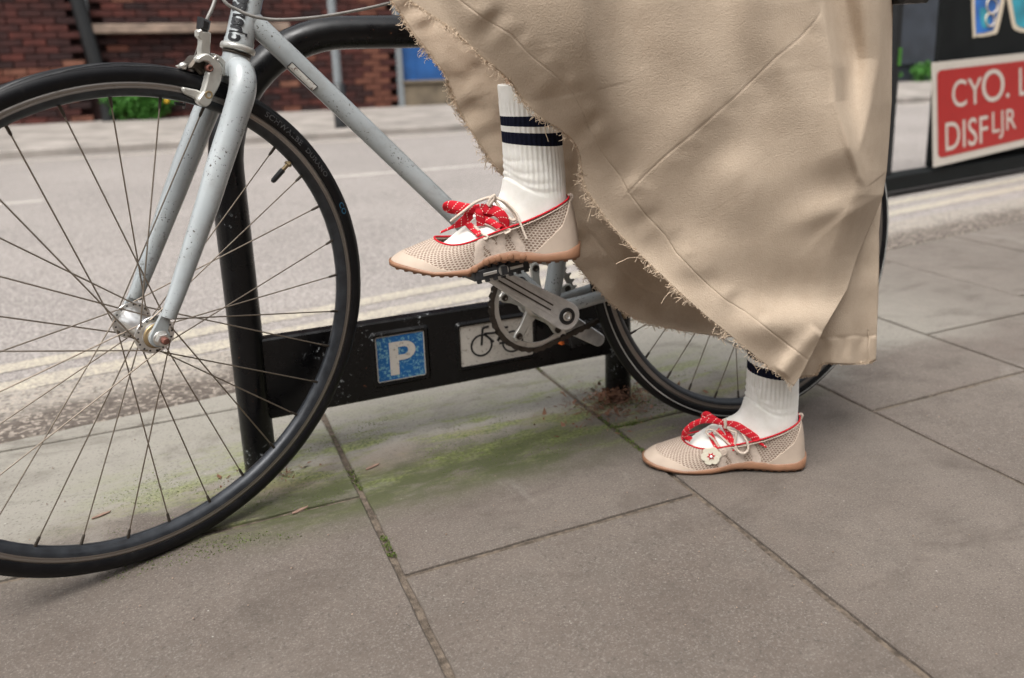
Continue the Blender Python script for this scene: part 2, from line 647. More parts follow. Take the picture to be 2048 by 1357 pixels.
M = {}
M['paving'] = m_paving()
M['joint'] = m_simple('sandy joint dirt', (.105, .083, .064), .95, 0, .5, 90, .6, .2, bd=.003)
M['kerb'] = m_kerb()
M['road'] = m_asphalt('pale worn asphalt', (.185, .165, .152), (.235, .210, .193), (.36, .33, .305), 210, .5, .003)
M['farpave'] = m_simple('pale far paving', (.235, .212, .19), .9, 0, .3, 3, .3, .2)
M['yellow'] = m_sign('worn pale yellow road paint', (.43, .385, .30), (.215, .192, .175), .47)
M['white_road'] = m_sign('worn white road paint', (.42, .39, .35), (.26, .23, .21), .50)
M['paint'] = m_paint()
M['black'] = m_black_paint()
M['steel'] = m_steel('dull alloy', (.62, .60, .56), .36, .4)
M['alloy'] = m_steel('polished alloy', (.72, .71, .69), .28, .25)
M['cal'] = m_simple('cream anodised alloy', (.50, .49, .45), .33, .5, .15, 60, .1, .5, .2)
M['grime'] = m_steel('greasy steel', (.085, .072, .060), .5, .8)
M['spoke'] = m_steel('weathered spoke steel', (.27, .225, .18), .42, .6)
M['rustbolt'] = m_simple('rusty bolt', (.13, .05, .035), .7, .3, .5, 200, .5)
M['bright'] = m_simple('satin silver alloy', (.66, .65, .63), .34, .45, .15, 60, .1, .5, .2)
M['brass'] = m_simple('dull brass', (.36, .27, .15), .4, .7, .2)
M['rubber'] = m_rubber()
M['cream_stripe'] = m_simple('pale reflective stripe', (.42, .42, .40), .4)
M['rim_in'] = m_simple('dark rim face', (.030, .033, .038), .35, .3, .3)
M['rim_side'] = m_steel('worn rim wall', (.29, .265, .24), .42, .5)
M['plastic'] = m_simple('black plastic', (.014, .014, .015), .45, 0, .3)
M['cable'] = m_simple('grey cable housing', (.20, .19, .175), .4, 0, .2)
M['decal'] = m_simple('black decal', (.012, .012, .014), .4, 0, .3, 200)
M['sticker'] = m_sign('scratched pale sticker', (.66, .65, .60), (.16, .09, .07), .56)
M['fabric'] = m_fabric()
M['thread'] = m_simple('pale loose thread', (.56, .44, .32), .9, 0, .1)
M['stitch'] = m_simple('tan stitching', (.30, .22, .145), .9, 0, .1)
M['knit'] = m_knit()
M['navy'] = m_simple('navy knit stripe', (.006, .007, .018), .9, 0, .3, 300, .4, .15, bd=.0006)
M['net'] = m_net()
M['suede'] = m_simple('smooth beige leather', (.43, .345, .275), .65, 0, .08, 30, .15, .3)
M['webbing'] = m_simple('beige webbing', (.52, .43, .36), .8, 0, .1, 300, .4, .2)
M['gum'] = m_simple('gum rubber sole', (.235, .118, .066), .5, 0, .12, 40, .1, .4)
M['redtrim'] = m_simple('red binding', (.45, .012, .022), .7, 0, .1, 300, .2, .2)
M['redlace'] = m_lace_red()
M['cord'] = m_simple('beige cord', (.56, .47, .39), .75, 0, .1, 500, .5, .2)
M['petal'] = m_simple('cream charm', (.70, .65, .52), .55, 0, .06, 100)
M['pearl'] = m_simple('pearl bead', (.85, .84, .82), .2, 0, .03)
M['skin'] = m_simple('skin', (.50, .30, .20), .55, 0, .08, 20, .1, .4)
M['brick'] = m_brick('dark red brick', (.018, .009, .009), (.085, .023, .017))
M['brick_orange'] = m_brick('worn orange brick', (.10, .032, .020), (.19, .085, .055))
M['mortar'] = m_simple('sooty mortar', (.030, .016, .015), .95, 0, .4, 6, .4, .2)
M['ledge'] = m_simple('weathered stone ledge', (.20, .145, .11), .8, 0, .4, 6)
M['pipe'] = m_simple('black iron pipe', (.006, .007, .008), .5, 0, .3)
M['grey_metal'] = m_simple('galvanised grey', (.22, .24, .25), .5, .4, .2)
M['bluepaint'] = m_simple('blue painted board', (.010, .075, .24), .6, 0, .2, 4)
M['plinth'] = m_simple('mossy render', (.12, .095, .065), .9, 0, .5, 3)
M['darkwall'] = m_simple('dark painted wall', (.022, .027, .036), .6, 0, .3, 3)
M['hoard'] = m_simple('black hoarding', (.008, .009, .009), .8, 0, .3, 12, .1, .15)
M['signred'] = m_sign('faded red sign', (.33, .018, .016), (.36, .11, .095), .62)
M['signwhite'] = m_sign('dirty white sign', (.50, .455, .40), (.27, .23, .195), .58)
M['signblue'] = m_sign('scratched blue sign', (.006, .085, .25), (.16, .32, .37), .52)
M['platewhite'] = m_sign('speckled white plate', (.47, .435, .39), (.25, .22, .19), .56)
M['graf_blue'] = m_simple('blue spray paint', (.025, .13, .42), .5, 0, .3, 8)
M['graf_teal'] = m_simple('teal spray paint', (.03, .26, .34), .5, 0, .3, 8)
M['graf_cream'] = m_simple('cream spray paint', (.62, .53, .40), .5, 0, .1)
M['leaf'] = m_leaf('weed leaves', (.02, .09, .012), (.07, .21, .03))
M['yflower'] = m_simple('yellow flower', (.7, .4, .02), .6)
M['litter'] = m_leaf('brown leaf litter', (.06, .030, .018), (.26, .12, .065))
M['moss'] = m_leaf('moss', (.05, .075, .015), (.15, .19, .05))
M['chip'] = m_simple('pinkish wood', (.20, .125, .092), .8, 0, .2)
M['orange'] = m_simple('orange reflector', (.8, .16, .02), .4)


# ------------------------------------------------------------------ ground
def KY(x):
    """line where the paving meets the kerb"""
    return 1.765 + 0.122 * x


def YY(x, off=0.0):
    return 2.20 + off + 0.148 * x


g = G()
g.add([(-60, -40, -.16), (90, -40, -.16), (90, 90, -.16), (-60, 90, -.16)], [(0, 1, 2, 3)])
g.obj('ground', M['joint'], kind='structure')

# pavement: bed and individually laid stones
g = G()
g.add([(-12, -12, -.006), (14, -12, -.006), (14, KY(14), -.006), (-12, KY(-12), -.006)], [(0, 1, 2, 3)])
pave = g.obj('pavement', M['joint'], kind='structure')
cols = [-4, -3, -1.9, -.95, .222, .692, 1.162, 1.602, 2.07, 2.54, 3.01, 3.48, 3.95]
jy = {3: [-1.6, -.7, .18, 1.222 + .0, 1.68, 2.6], 4: [-1.2, -.3, .98 - .68, .985, 1.66, 2.6], 5: [-1.5, -.55, .30, 1.252, 1.79, 2.6],
      6: [-1.2, -.3, .45, 1.088, 1.72, 2.6], 7: [-1.4, -.5, .38, 1.35, 1.9, 2.6]}
jy[2] = [-1.5, -.6, .3, 1.0, 1.5, 2.6]


def slab(x0, x1, y0, y1, dz=0.0):
    j = .0044
    P = [(x0 + j, y0 + j), (x1 - j, y0 + j), (x1 - j, y1 - j), (x0 + j, y1 - j)]
    # clip at the kerb line
    f = lambda p: KY(p[0]) - .006 - p[1]
    out = []
    for i in range(4):
        a, b = P[i], P[(i + 1) % 4]
        fa, fb = f(a), f(b)
        if fa >= 0:
            out.append(a)
        if fa * fb < 0:
            t = fa / (fa - fb)
            out.append((a[0] + (b[0] - a[0]) * t, a[1] + (b[1] - a[1]) * t))
    if len(out) < 3:
        return
    out = np.array(out)
    # uneven, slightly crumbled edges
    R = []
    n = len(out)
    for i in range(n):
        a, b = out[i], out[(i + 1) % n]
        L = np.linalg.norm(b - a)
        k = max(1, int(L / .035))
        d = nrm(b - a)
        nn = A(-d[1], d[0])
        for q in range(k):
            p = a + (b - a) * q / k
            if q:
                p = p + nn * (.0016 * abs(noise.noise(Vector((p[0] * 30, p[1] * 30, 3)))) * 2 + (rng.random() < .05) * .003)
            R.append(p)
    R = np.array(R)
    gg = G()
    gg.prism(R, (0, 0, -.05), (1, 0, 0), (0, 1, 0), (0, 0, 1), .05 + dz, .0022)
    gg.obj('paving_stone', M['paving'], pave)


for ci in range(len(cols) - 1):
    ys = jy.get(ci) or [(-1.5 + .31 * (ci * 7 % 3)) + k * .78 for k in range(6)]
    for a, b in zip(ys[:-1], ys[1:]):
        slab(cols[ci], cols[ci + 1], a, b, -.0015 * rng.random())

# kerb of rough granite setts, road, markings
kd = nrm(A(1, .122, 0))
kn = A(-kd[1], kd[0], 0)
g = G()
kb = A(-6, KY(-6), -.03)
g = G()
g.add([kb + kn * .0 + A(0, 0, -.0), kb + kd * 22, kb + kd * 22 + kn * .4, kb + kn * .4], [(0, 1, 2, 3)])
kerb = g.obj('kerb', M['joint'], kind='structure')
x = 0.0
while x < 14:
    L = .86 + .1 * rng.random()
    gg = G()
    ln = [(x + .004, .004), (x + L - .004, .004)]
    up = [(x + L - .004, .285), (x + .004, .285)]
    k = int(L / .06)
    P = [(x + .004 + (L - .008) * i / k, .004 + .003 * rng.random()) for i in range(k + 1)] + [(x + L - .004 - (L - .008) * i / k, .283 + .006 * rng.random()) for i in range(k + 1)]
    gg.prism(P, A(-4, KY(-4), -.12), kd, kn, (0, 0, 1), .119 - .002 * rng.random(), .006)
    gg.obj('kerb_stone', M['kerb'], kerb)
    x += L
RZ = -.028
g = G()
nx, ny = 60, 20
V = []
for i in range(nx + 1):
    xx = -12 + 40 * i / nx
    for j in range(ny + 1):
        y0 = KY(xx) + .27
        yy = y0 + (7.62 - y0) * j / ny if y0 < 7.5 else 7.6
        V.append((xx, yy, RZ))
g.grid(np.array(V).reshape(nx + 1, ny + 1, 3), flip=True, smooth=False)
g.obj('road', M['road'], kind='structure')


def strip(name, mat, y0, y1, xa, xb, n=80, rag=.004, z=RZ + .0016):
    gg = G()
    P = []
    for i in range(n + 1):
        xx = xa + (xb - xa) * i / n
        P.append([(xx, y0(xx) + rng.normal() * rag, z), (xx, y1(xx) + rng.normal() * rag, z)])
    gg.grid(P, smooth=False, flip=True)
    return gg.obj(name, mat, kind='structure')


strip('yellow_line', M['yellow'], lambda x: YY(x) - .065, lambda x: YY(x) + .010, -4, 12, 300, .003)
strip('yellow_line', M['yellow'], lambda x: YY(x) + .085, lambda x: YY(x) + .150, -4, 12, 300, .003)
strip('lane_line', M['white_road'], lambda x: 5.08, lambda x: 5.17, .75, 2.3, 60, .008)
strip('lane_line', M['white_road'], lambda x: 5.08, lambda x: 5.17, -4.2, -.6, 60, .008)
# far kerb, gutter shade is real depth; far pavement
g = G()
g.box((8, 7.75, -.02), 24, .14, .06, ch=.012)
g.obj('kerb', M['farpave'], kind='structure')
g = G()
g.add([(-16, 7.89, .03), (32, 7.89, .03), (32, 11.5, .05), (-16, 11.5, .05)], [(0, 1, 2, 3)])
g.obj('far_pavement', M['farpave'], kind='structure')
strip('lane_line', M['yellow'], lambda x: 7.30, lambda x: 7.38, -10, 22, 120, .006)

# ------------------------------------------------------------------ brick building across the street
WY = 10.8
bld = thing('brick_building', 'dark red brick building across the street with a blue boarded opening', 'building', (0.8, WY, 0))
g = G()
g.box((-8.0, WY + .16, 3.6), 12.9, .15, 3.6)
g.obj('wall', M['mortar'], bld)
bricks = {}
for k, m in (('a', 'brick'), ('b', 'brick_orange')):
    gg = G()
    gg.box((0, 0, 0), .1065, .05, .0325, ch=.004)
    me = gg.mesh('brick')
    me.materials.append(M[m])
    bricks[k] = me
stuff = G()
stuff2 = G()
cnt = 0
cands = []
for r in range(24):
    z = .075 + r * .075
    for c_ in range(34):
        x = -2.55 + c_ * .225 + (.1125 if r % 2 else 0)
        if -.72 < x < -.42:
            continue
        if x > 2.82:
            continue
        kind = 'b' if ((x < -1.0 and .45 < z < .62) or (-.95 < x < -.7 and z < .7 and rng.random() < .6) or (1.95 < x < 2.75 and abs(x - 2.55) < .13) or rng.random() < .03) else 'a'
        cands.append((abs(x - .4) + (0 if z < 1.36 else 5), x, z, kind))
cands.sort()
for i, (_, x, z, k) in enumerate(cands):
    y = WY - .035 + .006 * rng.random()
    if i < 300:
        o = bpy.data.objects.new('brick', bricks[k])
        COL.objects.link(o)
        o.parent = bld
        o.location = tuple(A(x, y, z) - ORG[bld.name])
        o.rotation_euler = (0, .01 * rng.normal(), .01 * rng.normal())
    else:
        (stuff if k == 'a' else stuff2).box((x, y, z), .1065, .05, .0325)
o = stuff.obj('brick_courses', M['brick'], bld, kind='stuff')
if stuff2.v:
    stuff2.obj('orange_brick_courses', M['brick_orange'], bld, kind='stuff')
# ledge and recessed frame
g = G()
a, b = yp((172, 66), WY - .12), yp((470, 40), WY - .12)
g.box((0.5, WY - .12, 1.035), 1.05, .06, .05, ch=.01)
g.obj('ledge', M['ledge'], bld)
g = G()
g.box((-.58, WY - .10, 2.4), .05, .02, 1.4)
g.obj('window_frame', M['grey_metal'], bld)
# leaning black downpipe
g = G()
pa, pb = yp((137, -60), WY - .16), yp((205, 175), WY - .16)
g.tube([pa + (pa - pb) * 2, pa, pb, A(pb[0] + .02, pb[1], .35), A(pb[0] + .02, pb[1], .04)], .075, 14)
g.obj('downpipe', M['pipe'], bld)
# blue boarded opening with mossy plinth
g = G()
g.box((3.75, WY + .02, .98), .82, .03, .62)
for k in range(5):
    g.box((3.1 + .33 * k, WY - .018, .98), .01, .006, .61)
g.obj('board_panel', M['bluepaint'], bld)
g = G()
g.box((3.95, WY + .0, .16), 1.05, .10, .17, ch=.02)
g.box((3.95, WY + .0, .345), 1.07, .13, .02, ch=.008)
g.obj('plinth', M['plinth'], bld)
g = G()
g.box((2.86, WY - .09, 1.2), .035, .03, 1.2)
g.obj('door_post', M['grey_metal'], bld)

# sign pole on the far pavement
pb = gp((696, 266))
sp = thing('sign_pole', 'thin grey pole standing on the far pavement before the brick wall', 'pole', (1.55, 8.0, .03))
g = G()
g.lathe([(.038, .03), (.038, 2.6)], (1.55, 8.0, 0), (0, 0, 1), 16)
g.obj('pole', M['grey_metal'], sp)
g = G()
g.lathe([(.001, .45), (.060, .44), (.060, .03)], (1.55, 8.0, 0), (0, 0, 1), 16)
g.obj('sleeve', M['pipe'], sp)


def plant(name, label, c, w_, h, n, mat, sz, group=None, flowers=0):
    t_ = thing(name, label, 'weed', tuple(c), group)
    s_ = G()
    for k in range(9):
        a = rng.random() * 6.28
        e = A(*c) + A(math.cos(a) * w_ * .6 * rng.random(), math.sin(a) * .1, h * (.5 + .4 * rng.random()))
        s_.tube([A(*c), (A(*c) + e) / 2 + A(0, 0, .03), e], [.006, .005, .002], 5)
    s_.obj('stem', mat, t_)
    l = G()
    for k in range(n):
        q = rng.normal(size=3) * .42
        while np.linalg.norm(q) > 1 or q[2] < -.9:
            q = rng.normal(size=3) * .42
        lobes = 1 + .3 * math.sin(q[0] * 7) + .2 * math.sin(q[2] * 9 + 2)
        p = A(*c) + A(q[0] * w_, q[1] * .16, h * .5 + q[2] * h * .55 * lobes)
        p[2] = max(p[2], c[2] + .01)
        d = nrm(rng.normal(size=3) + A(0, -.5, .3))
        s1 = nrm(np.cross(d, rng.normal(size=3)))
        ss = sz * (.6 + .8 * rng.random())
        l.add([p - d * ss, p + s1 * ss * .45, p + d * ss, p - s1 * ss * .45], [(0, 1, 2, 3)])
    l.obj('foliage', mat, t_, kind='stuff')
    if flowers:
        f = G()
        for k in range(flowers):
            f.sphere(A(*c) + A(.27 + .02 * k, -.16, h * (.45 + .1 * k)), .022, 5)
        f.obj('flower', M['yflower'], t_)
    return t_


plant('weed', 'bushy green weed with a yellow flower growing at the foot of the brick wall', (-.15, WY - .22, .05), .40, .44, 2200, M['leaf'], .035, None, 1)

# unseen terrace added behind the camera to cut low sky light
nb = thing('added_terrace', 'plain unseen terrace added behind the viewer to block low sky light', 'building', (2, -6.2, 0))
g = G()
g.box((2, -6.4, 3.2), 26, .2, 3.2)
g.obj('wall', M['farpave'], nb)
for k in range(9):
    gg = G()
    gg.box((-14 + 4 * k, -6.19, 1.5), .9, .03, .8, ch=.01)
    gg.box((-14 + 4 * k, -6.19, 5.0), .7, .03, .9, ch=.01)
    gg.obj('window', M['darkwall'], nb)

# dark building to the right and its weeds
db = thing('dark_building', 'dark painted building with panelled front seen between skirt and red sign', 'building', (9, WY, 0))
g = G()
g.box((18.0, WY + .16, 3.7), 13.0, .15, 3.7)
g.obj('wall', M['darkwall'], db)
for k, (x0, x1) in enumerate(((9.2, 10.6), (10.9, 12.5), (12.8, 14.5), (14.8, 16.4))):
    gg = G()
    gg.box(((x0 + x1) / 2, WY - .02, .95), (x1 - x0) / 2, .03, .62, ch=.01)
    gg.obj('door_panel', M['darkwall'], db)
    gg = G()
    gg.box(((x0 + x1) / 2, WY - .05, 1.62), (x1 - x0) / 2 + .05, .05, .035)
    gg.obj('rail', M['pipe'], db)
g = G()
g.box((12.45, WY - .04, 1.95), .11, .02, .28)
g.obj('notice', M['signwhite'], db)
plant('weed', 'low green weed nearest the skirt at the foot of the dark building', (11.15, WY - .2, .05), .25, .26, 500, M['leaf'], .035)
plant('weed', 'low green weed beside the red sign at the foot of the dark building', (11.95, WY - .2, .05), .30, .30, 500, M['leaf'], .035)

# ------------------------------------------------------------------ barrier with sign at the far right
BD = nrm(A(1, .157, 0))
BN = A(BD[1], -BD[0], 0)        # towards the camera
BP0 = A(3.10, 2.91, 0)
bp = lambda q, off=0.0: onp(q, BP0 + BN * off, BN)


def quad_px(gg, qs, off, t):
    P = [bp(q, off) for q in qs]
    V = P + [p - BN * t for p in P]
    gg.add(V, [(0, 1, 2, 3), (7, 6, 5, 4), (0, 4, 5, 1), (1, 5, 6, 2), (2, 6, 7, 3), (3, 7, 4, 0)])


bar = thing('barrier', 'black street barrier with painted hoarding standing on the road edge', 'barrier', tuple(BP0))
g = G()
L0 = BP0 - BD * .10
g.box(L0 + BD * 1.3 + A(0, 0, .038), 1.3, .05, .036 + .02 * 0, ax=BD, ay=BN, ch=.004)
g.obj('base_beam', M['hoard'], bar)
g = G()
g.box(L0 + BD * .075 + A(0, 0, .58) , .022, .02, .506, ax=BD, ay=BN, ch=.003)
g.obj('post', M['pipe'], bar)
g = G()
bx = bp((1889, 60))
u0 = (bx - BP0) @ BD
g.box(BP0 + BD * (u0 + .8) - BN * .03 + A(0, 0, .60), .8, .012, .522, ax=BD, ay=BN, ch=.002)
g.obj('hoarding', M['hoard'], bar)
g = G()
g.box(BP0 + BD * 1.3 + A(0, 0, 1.105), 1.32, .02, .018, ax=BD, ay=BN)
g.obj('top_rail', M['pipe'], bar)


def graf(pts, mat, name, off, t=.0015):
    gg = G()
    P = np.array([[(bp(q, off) - BP0) @ BD, bp(q, off)[2]] for q in pts])
    P = interp(P, len(P) * 4, True)
    gg.prism(P, BP0 + BN * (off - t), BD, (0, 0, 1), BN, t)
    gg.obj(name, mat, bar)


graf([(1950, -40), (1946, 66), (1952, 74), (1985, 70), (1998, 55), (2010, -40)], M['graf_cream'], 'graffiti_outline', -.0165)
graf([(1955, -40), (1952, 60), (1958, 67), (1980, 63), (1990, 50), (2003, -40)], M['graf_blue'], 'graffiti_letter', -.0148)
graf([(2020, -40), (2022, 40), (2034, 62), (2070, 66), (2110, 60), (2110, -40)], M['graf_cream'], 'graffiti_outline', -.0165)
graf([(2028, -40), (2030, 36), (2040, 54), (2070, 58), (2100, 54), (2100, -40)], M['graf_teal'], 'graffiti_letter', -.0148)
for cpt, rr in (((1980, 40), 10), ((1984, 12), 12)):
    gg = G()
    ring = [bp((cpt[0] + rr * math.cos(a) * .9, cpt[1] + rr * 1.3 * math.sin(a)), -.012) for a in np.linspace(0, 2 * math.pi, 20, endpoint=False)]
    gg.tube(ring, .0042, 6, closed=True)
    gg.obj('graffiti_loop', M['graf_cream'], bar)

gg = G()
gg.box(bp((1800, 114), .021) , .012, .0012, .040, ax=BD, ay=BN, ch=.0005)
gg.obj('green_tape', M['leaf'], bar)
graf([(1960, 20), (1964, 52), (1972, 56), (1978, 44), (1972, 18)], M['graf_teal'], 'graffiti_patch', -.0132)
graf([(2060, 0), (2056, 30), (2070, 44), (2084, 30), (2080, 0)], M['graf_cream'], 'graffiti_patch', -.0132)
sg = thing('road_sign', 'red and white lettered sign fixed low on the black barrier', 'sign', tuple(bp((1868, 335))))
c4 = [(1865, 126), (2150, 96), (2150, 268), (1868, 335)]
g = G()
quad_px(g, c4, .065, .006)
g.obj('plate', M['signwhite'], sg)


def bil(u, v, off):
    q = np.array(c4, float)
    p = (1 - u) * ((1 - v) * q[3] + v * q[0]) + u * ((1 - v) * q[2] + v * q[1])
    return bp(p, off)


g = G()
P2 = []
for (cu_, cv_, a0) in ((.060, .130, 180), (.975, .130, 270), (.975, .865, 0), (.060, .865, 90)):
    for a in np.linspace(a0, a0 + 90, 6):
        P2.append((cu_ + .030 * math.cos(math.radians(a)), cv_ + .055 * math.sin(math.radians(a))))
V = [bil(u, v, .0665) for u, v in P2]
g.add(V, [tuple(range(len(V)))])
g.obj('red_panel', M['signred'], sg)


def sign_text(txt, u0, v0, hu, hv, sx, bold=.002):
    V2, F2 = text2d(txt, 1.0, sx, .02, bold)
    H = V2[:, 1].max()
    gg = G()
    gg.add([bil(u0 + p[0] * hu, v0 + p[1] / H * hv, .0675) for p in V2], F2)
    return gg.obj('lettering', M['signwhite'], sg)


sign_text('CY', .135, .535, .165, .27, 1.0)
sign_text('O', .345, .53, .215, .34, 1.0)
sign_text('. L', .515, .545, .17, .30, 1.0)
sign_text('DISF', .085, .125, .17, .28, .95)
sign_text('LJR', .415, .135, .145, .29, .9)

# ------------------------------------------------------------------ bicycle frames of reference
def wheel_frame(x, y, a, l, R0=.338):
    e1 = A(math.cos(a), math.sin(a), 0)
    n = A(-math.sin(a), math.cos(a), 0)
    e2 = math.cos(l) * A(0, 0, 1.) + math.sin(l) * n
    nn = np.cross(e2, e1)
    if nn @ n > 0:
        nn = -nn
    return A(x, y, 0) + e2 * R0, e1, e2, nn


FWF = wheel_frame(-.0604, 1.2002, .3997, -.0773)
RWF = wheel_frame(.9526, 1.1705, .0230, .0845)
bk = lambda u, v, w=0.0: RWF[0] + RWF[1] * u + RWF[2] * v + RWF[3] * w
fk = lambda u, v, w=0.0: FWF[0] + FWF[1] * u + FWF[2] * v + FWF[3] * w
bkpx = lambda q, w=0.0: onp(q, RWF[0] + RWF[3] * w, RWF[3])
fkpx = lambda q, w=0.0: onp(q, FWF[0] + FWF[3] * w, FWF[3])

bike = thing('bicycle', 'pale blue grey bicycle with worn paint leaning by the cycle stand', 'bicycle', (.45, 1.185, 0))


def wheel(frame, off_deg, valve_deg, stripe):
    C, e1, e2, nn = frame
    ring = lambda r, a, w_: C + r * (math.cos(a) * e1 + math.sin(a) * e2) + nn * w_
    N = 160
    th = np.linspace(0, 2 * math.pi, N, endpoint=False)

    def sweep(prof, gg, closed=True, smooth=True):
        P = np.array([[ring(r, a, w_) for r, w_ in prof] for a in th])
        gg.grid(P, cu=True, cv=closed, smooth=smooth)
    # rim
    gg = G()
    gg.mi = 0
    for sgn in (1, -1):
        sweep([(.3165, .0100 * sgn), (.3170, .0112 * sgn), (.3120, .0115 * sgn), (.3112, .0107 * sgn), (.3104, .0115 * sgn), (.3085, .0112 * sgn)], gg, False)
    gg.mi = 1
    sweep([(.3085, .0112), (.3060, .0108), (.2990, .0060), (.2975, .0), (.2990, -.0060), (.3060, -.0108), (.3085, -.0112), (.3165, -.0100), (.3150, 0), (.3165, .0100)], gg, False)
    rim = gg.obj('wheel', [M['rim_side'], M['rim_in']], bike)
    # tyre
    gg = G()
    prof = []
    for a in np.linspace(math.radians(-148), math.radians(148), 25):
        r_ = .0138
        prof.append((.3242 + r_ * math.cos(a), r_ * math.sin(a)))
    sweep(prof, gg, False)
    gg.obj('tyre', M['rubber'], rim)
    if stripe:
        gg = G()
        sweep([(.3283, .01320), (.3283, .01375), (.3262, .01400), (.3262, .01340)], gg, True)
        gg.obj('reflective_stripe', M['cream_stripe'], rim)
    else:
        # raised tread lines
        gg = G()
        for a0 in np.arange(0, 360, 15.0):
            for k in range(4):
                pts = []
                for s_ in np.linspace(0, 1, 7):
                    al = math.radians(22 + 22 * s_)
                    r_ = .01405
                    pts.append(ring(.3242 + r_ * math.cos(al), math.radians(a0 + 11 * s_ + k * 1.1), r_ * math.sin(al)))
                gg.tube(pts, .00028, 4, smooth=False)
        for al in (22, 46):
            r_ = .0139
            gg.tube([ring(.3242 + r_ * math.cos(math.radians(al)), a, r_ * math.sin(math.radians(al))) for a in th], .0003, 4, closed=True)
        gg.obj('tread', M['plastic'], rim, kind='stuff')
    # hub
    gg = G()
    gg.lathe([(.0190, -.0345), (.0178, -.030), (.0142, -.021), (.0128, -.008), (.0128, .008), (.0142, .021), (.0178, .030), (.0190, .0345)], C, nn, 40)
    for sgn in (-1, 1):
        gg.lathe([(.012, .0333 * sgn), (.0246, .0333 * sgn), (.0251, .0340 * sgn), (.0251, .0358 * sgn), (.0246, .0365 * sgn), (.012, .0365 * sgn)], C, nn, 64, smooth=False)
        gg.lathe([(.0168, .0365 * sgn), (.0162, .0405 * sgn), (.0125, .0410 * sgn), (.0120, .0460 * sgn), (.001, .0460 * sgn)], C, nn, 40, smooth=False)
    gg.mi = 1
    for sgn in (-1, 1):
        for k in range(16):
            a = math.radians(22.5 * k + (11.25 if sgn < 0 else 0))
            gg.lathe([(.0001, .0005), (.0013, .0003), (.0013, 0)], ring(.0215, a, sgn * .0366), nn * sgn, 8)
            gg.lathe([(.0001, .0005), (.0013, .0003), (.0013, 0)], ring(.0215, a, sgn * .0334), -nn * sgn, 8)
    gg.obj('hub', [M['alloy'], M['plastic']], rim)
    # axle, nuts
    gg = G()
    gg.tube([C - nn * .062, C + nn * .062], .0048, 14)
    gg.mi = 1
    gg.obj('axle', [M['grime'], M['rustbolt']], rim)
    # spokes: four kinds, 32 individual copies sharing mesh data
    kinds = {}
    fr = Matrix([[e1[0], e2[0], nn[0], C[0]], [e1[1], e2[1], nn[1], C[1]], [e1[2], e2[2], nn[2], C[2]], [0, 0, 0, 1]])
    for j in range(32):
        side = 1 if j % 2 else -1
        pull = 1 if (j // 2) % 2 else -1
        if (side, pull) not in kinds:
            h = G()
            a = math.radians(67.5 * pull)
            hp = A(.0215 * math.cos(a), .0215 * math.sin(a), side * (.0375 if pull > 0 else .0335))
            np_ = A(.2985, 0, side * .002)
            d = nrm(np_ - hp)
            h.tube([hp, np_ - d * .012], .00098, 6)
            h.mi = 1
            h.tube([np_ - d * .014, np_ - d * .011, np_ + d * .002], [.0013, .0020, .0021], 8)
            me = h.mesh('spoke')
            me.materials.append(M['spoke'])
            me.materials.append(M['grime'])
            kinds[(side, pull)] = me
        o = bpy.data.objects.new('spoke', kinds[(side, pull)])
        COL.objects.link(o)
        o.parent = rim
        o.matrix_basis = Matrix.Translation(Vector(-ORG[bike.name])) @ fr @ Matrix.Rotation(math.radians(off_deg + 11.25 * j), 4, 'Z')
    # valve
    gg = G()
    a = math.radians(valve_deg)
    gg.tube([ring(.2985, a, 0), ring(.276, a, 0)], .0030, 10)
    gg.tube([ring(.2955, a, 0), ring(.2925, a, 0)], .0055, 6, smooth=False)
    gg.mi = 1
    gg.tube([ring(.282, a, 0), ring(.262, a, 0), ring(.259, a, 0)], [.0042, .0038, .0025], 10)
    gg.obj('valve', [M['brass'], M['plastic']], rim)
    return rim, ring


rimF, ringF = wheel(FWF, 1.3, 40.3, False)
rimR, ringR = wheel(RWF, -97.1 + 11.25 * 16, 200, True)

# lettering on the front tyre side wall
def tyre_text(txt, a_start, size, mat, rr=.3243):
    V2, F2 = text2d(txt, size, 1.25, .08, .0002)
    gg = G()
    H = V2[:, 1].max()
    V = []
    for p in V2:
        a = math.radians(a_start) - p[0] / rr
        al = math.radians(86 - (p[1] - H / 2) / .0138 * 57.3)
        r_ = .01402
        V.append(ringF(.3242 + r_ * math.cos(al), a, r_ * math.sin(al)))
    gg.add(V, F2)
    gg.obj('tyre_lettering', mat, rimF)


M['faint'] = m_simple('faint moulded lettering', (.075, .075, .078), .5, 0, .3, 300)
M['faintblue'] = m_simple('blue moulded lettering', (.02, .12, .22), .5, 0, .2, 300)
tyre_text('SCHWALBE', 55.0, .0105, M['faint'])
tyre_text('DURANO', 40.5, .0095, M['faint'])
tyre_text('CO', 22.6, .0105, M['faintblue'])
for s_ in (1,):
    tyre_text('DURANO', 190, .0095, M['faint'])

# ---- frame tubes
HB, HT = (-.8425, .3565), (-.790, .517)          # head tube bottom / top in the bicycle plane
BB = (-.4135, -.066)


def tube_part(name, pts, r, mat=M['paint'], parent=bike, n=20, sx=1.0, ref=None):
    gg = G()
    gg.tube(np.array(pts), r, n, sx=sx, ref=ref)
    return gg.obj(name, mat, parent)


